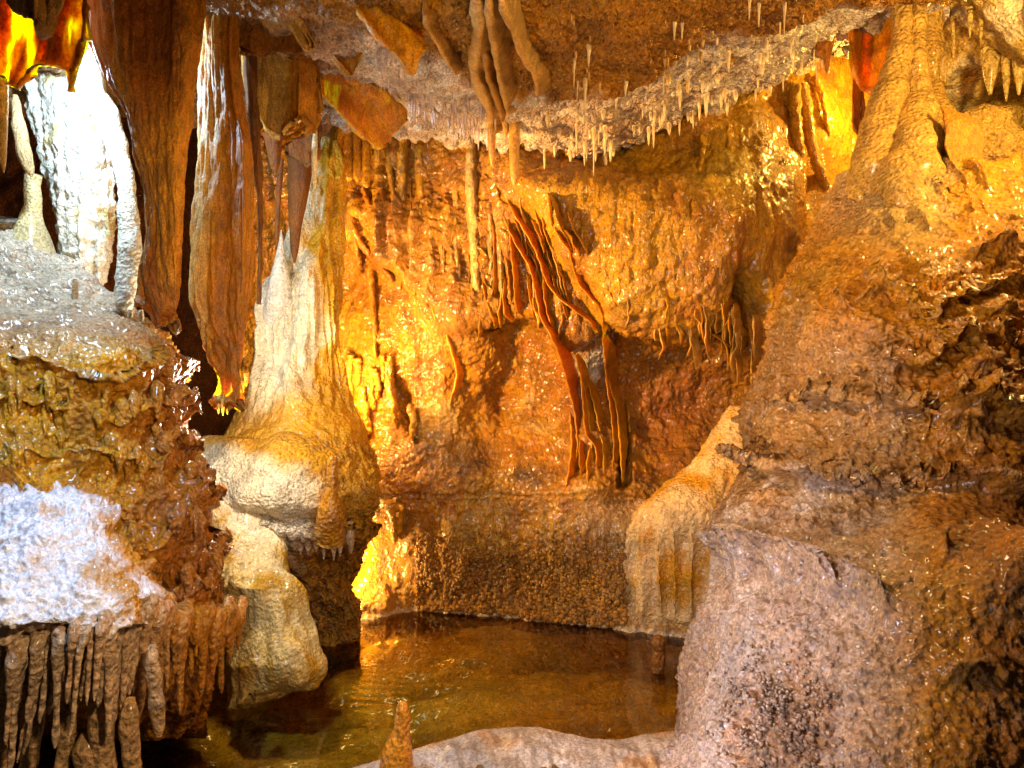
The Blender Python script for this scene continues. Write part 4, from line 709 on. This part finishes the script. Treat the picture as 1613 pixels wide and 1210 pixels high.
for x, y, l, r, lab in [(921, 128, 68, 4, 'longest white straw stalactite hanging from the brown popcorn ceiling'), (909, 130, 28, 2, 'thin straw just left of the longest white straw'), (917, 160, 22, 6, 'broad short pale stalactite below the longest white straw'), (927, 75, 30, 5, 'white lumpy stalactite high on the brown ceiling'), (935, 215, 62, 3, 'slim yellow straw hanging from the lowest ceiling lip'), (904, 95, 45, 2.5, 'thin pale straw in the brown ceiling, beside the lumpy one'), (985, 130, 22, 5, 'pale tooth stalactite on the rim of the whitish band'), (970, 150, 24, 4, 'pale tooth stalactite left of the other on the whitish band rim'), (1062, 30, 34, 5, 'pale hooked stalactite on the brown ceiling, right'), (1074, 35, 28, 4, 'pale stalactite right of the hooked one'), (1195, 0, 42, 5, 'cream straw hanging at the top edge above the white patch'), (1235, 5, 48, 4, 'long cream straw at the top right of the white patch'), (1180, -5, 36, 4, 'cream straw left of the pair at the top edge'), (1228, 25, 40, 3, 'thin cream straw beside the long one at top right'), (1265, 10, 26, 3, 'short cream straw near the small brown drapery')]:
    tube('soda_straw', [(x, y-12, cd(x, y)-.03, r*1.3), (x+1, y+l*.12, cd(x, y)-.06, r*.75), (x+.5, y+l*.4, cd(x, y)-.06, r*.45), (x, y+l, cd(x, y)-.06, r*.22)], M_straw, (.74, .60, .40), ns=8, sub=5, rough=.18, seed=int(x), label=lab, cat='stalactite')
for i in range(40):
    x = RNG.uniform(870, 1110); y = RNG.uniform(20, 150); straw(x, y, RNG.uniform(6, 20), RNG.uniform(1.2, 2.6), 'straw scattered on the brown ceiling', 'straws scattered over the brown ceiling', (.60, .42, .22))

# ------------------------------------------------------------------ pool edge
RD = [(-.9, 2.82), (-.62, 2.98), (-.45, 3.10), (-.28, 3.22), (-.1, 3.32), (.1, 3.34), (.24, 3.27), (.42, 3.22), (.56, 3.27), (.7, 3.3), (.95, 3.2)]
n, m = 260, 70; xs = np.linspace(-.9, .95, n); ye = pchip(xs, [a for a, b in RD], [b for a, b in RD]); t = np.linspace(0, 1, m)
prof_y = np.interp(t, [0, .12, .2, .45, .8, 1], [.03, .0, -.02, -.22, -.62, -.9]); prof_z = np.interp(t, [0, .12, .2, .45, .8, 1], [-.25, .012, .028, .02, -.06, -.4])
X = np.repeat(xs[:, None], m, 1); Y = ye[:, None]+prof_y[None]; Z = np.repeat(prof_z[None], n, 0); Wd = np.stack([X, Y, Z], -1).astype(np.float32)
Z = Z + (.03*fbm(Wd, 5, 4, 341)+.012*ridge(Wd, (14, 4, 4), 3, 342))*np.clip((t-.16)/.2, 0, 1)[None]; Wd = np.stack([X, Y, Z], -1).astype(np.float32)
cc = mixc((.40, .34, .29), (.55, .47, .40), sst(fbm(Wd, 7, 4, 343), -.4, .5)); cc = mixc(cc, (.48, .28, .15), .7*sst(fbm(Wd, 4, 3, 344), .15, .5))
link(mesh_from('rimstone_dam', Wd.reshape(-1, 3), grid_quads(n, m, False)[:, ::-1], cc.reshape(-1, 3), (0, 3, 0)), 'rimstone_dam', M_rim, origin=np.array((0, 3., 0)), label='grey curved rimstone dam along the near edge of the pool', cat='rimstone dam')
tube('stalagmite', [(624, 1240, 2.86, 34), (625, 1205, 2.86, 26), (629, 1175, 2.86, 21), (633, 1150, 2.86, 14), (634, 1130, 2.86, 12), (634, 1114, 2.86, 9), (634, 1106, 2.86, 5), (634, 1104, 2.86, 1)], M_flow, (.80, .30, .05), ns=24, sub=12, rough=.16, stands=True, label='wet orange stalagmite standing on the rimstone dam at the near edge', cat='stalagmite')
tube('stalagmite', [(1037, 1062, 4.03, 10), (1037, 1046, 4.03, 11), (1038, 1034, 4.03, 10), (1038, 1024, 4.03, 9), (1038, 1012, 4.03, 12.5), (1038, 1004, 4.03, 9), (1038, 1000, 4.03, 2)], M_flow, (.26, .12, .05), ns=18, sub=8, rough=.15, stands=True, label='short dark brown stump standing in the water beside the right mound', cat='stalagmite')
BR = [(1165, 1168, 1190, 2.3, .03), (1182, 1160, 1208, 2.28, .06), (1215, 1156, 1216, 2.28, .07), (1260, 1150, 1220, 2.28, .07)]
loft('boulder', BR, [lambda x, y, W: .02*fbm(W, 9, 3, 351)], (.16, .085, .04), M_rough, step=2.2, label='small dark brown rock at the bottom edge below the coral patch', cat='boulder')

# cave coral: nodules on the wall just above the water
def coral(name, n, xr, yr, dep, rr, col, parent, seed, keep=None):
    rg = np.random.RandomState(seed); u = np.array([(math.cos(a)*math.cos(b), math.sin(a)*math.cos(b), math.sin(b)) for b in (-.9, -.3, .3, .9) for a in np.arange(8)/8*2*math.pi+b], np.float32)
    q = grid_quads(4, 8, True); V = []; Q = []; K = []
    i = -1
    for _ in range(n):
        x = rg.uniform(*xr); y = yr[0]+(yr[1](x)-yr[0])*rg.rand()**.6; r = rg.uniform(*rr)*(.6+.7*(y-yr[0])/(yr[1](x)-yr[0])); 
        if (keep and rg.rand() > keep(x, y)) or dep(x, y) > 8: continue
        i += 1; W = P(x, y, dep(x, y)-r*.15)
        V.append(W+u*r*rg.uniform(.8, 1.15, (1, 3)).astype(np.float32)); top = np.array([[24, 25, 26, 27], [24, 27, 28, 31], [28, 29, 30, 31]]); Q.append(np.r_[q, top]+32*i); K.append(np.repeat(np.asarray(col)[None]*rg.uniform(.7, 1.2), 32, 0))
    return link(mesh_from(name, np.concatenate(V), np.concatenate(Q), np.concatenate(K), ORIG[parent.name]), name, M_wall, parent=parent, origin=ORIG[parent.name], kind='stuff')
bot = lambda x: float(np.interp(x, [640, 660, 760, 880, 960, 1000], [955, 958, 963, 978, 984, 980]))
coral('cave_coral', 3200, (655, 985), (835, bot), front(wall, 600, 1040, 780, 1010, 5), (.008, .019), (.46, .22, .06), wall, 5)
coral('cave_coral', 3000, (1090, 1330), (960, lambda x: 1225.), front(rmound, 1080, 1340, 950, 1235, 4), (.004, .009), (.62, .44, .32), rmound, 6, keep=lambda x, y: max(0, 1.15*math.exp(-((x-1220)/85)**2-((y-1105)/115)**2)-.15)*(.5+.5*math.sin(x*.09+2*math.sin(y*.05))))
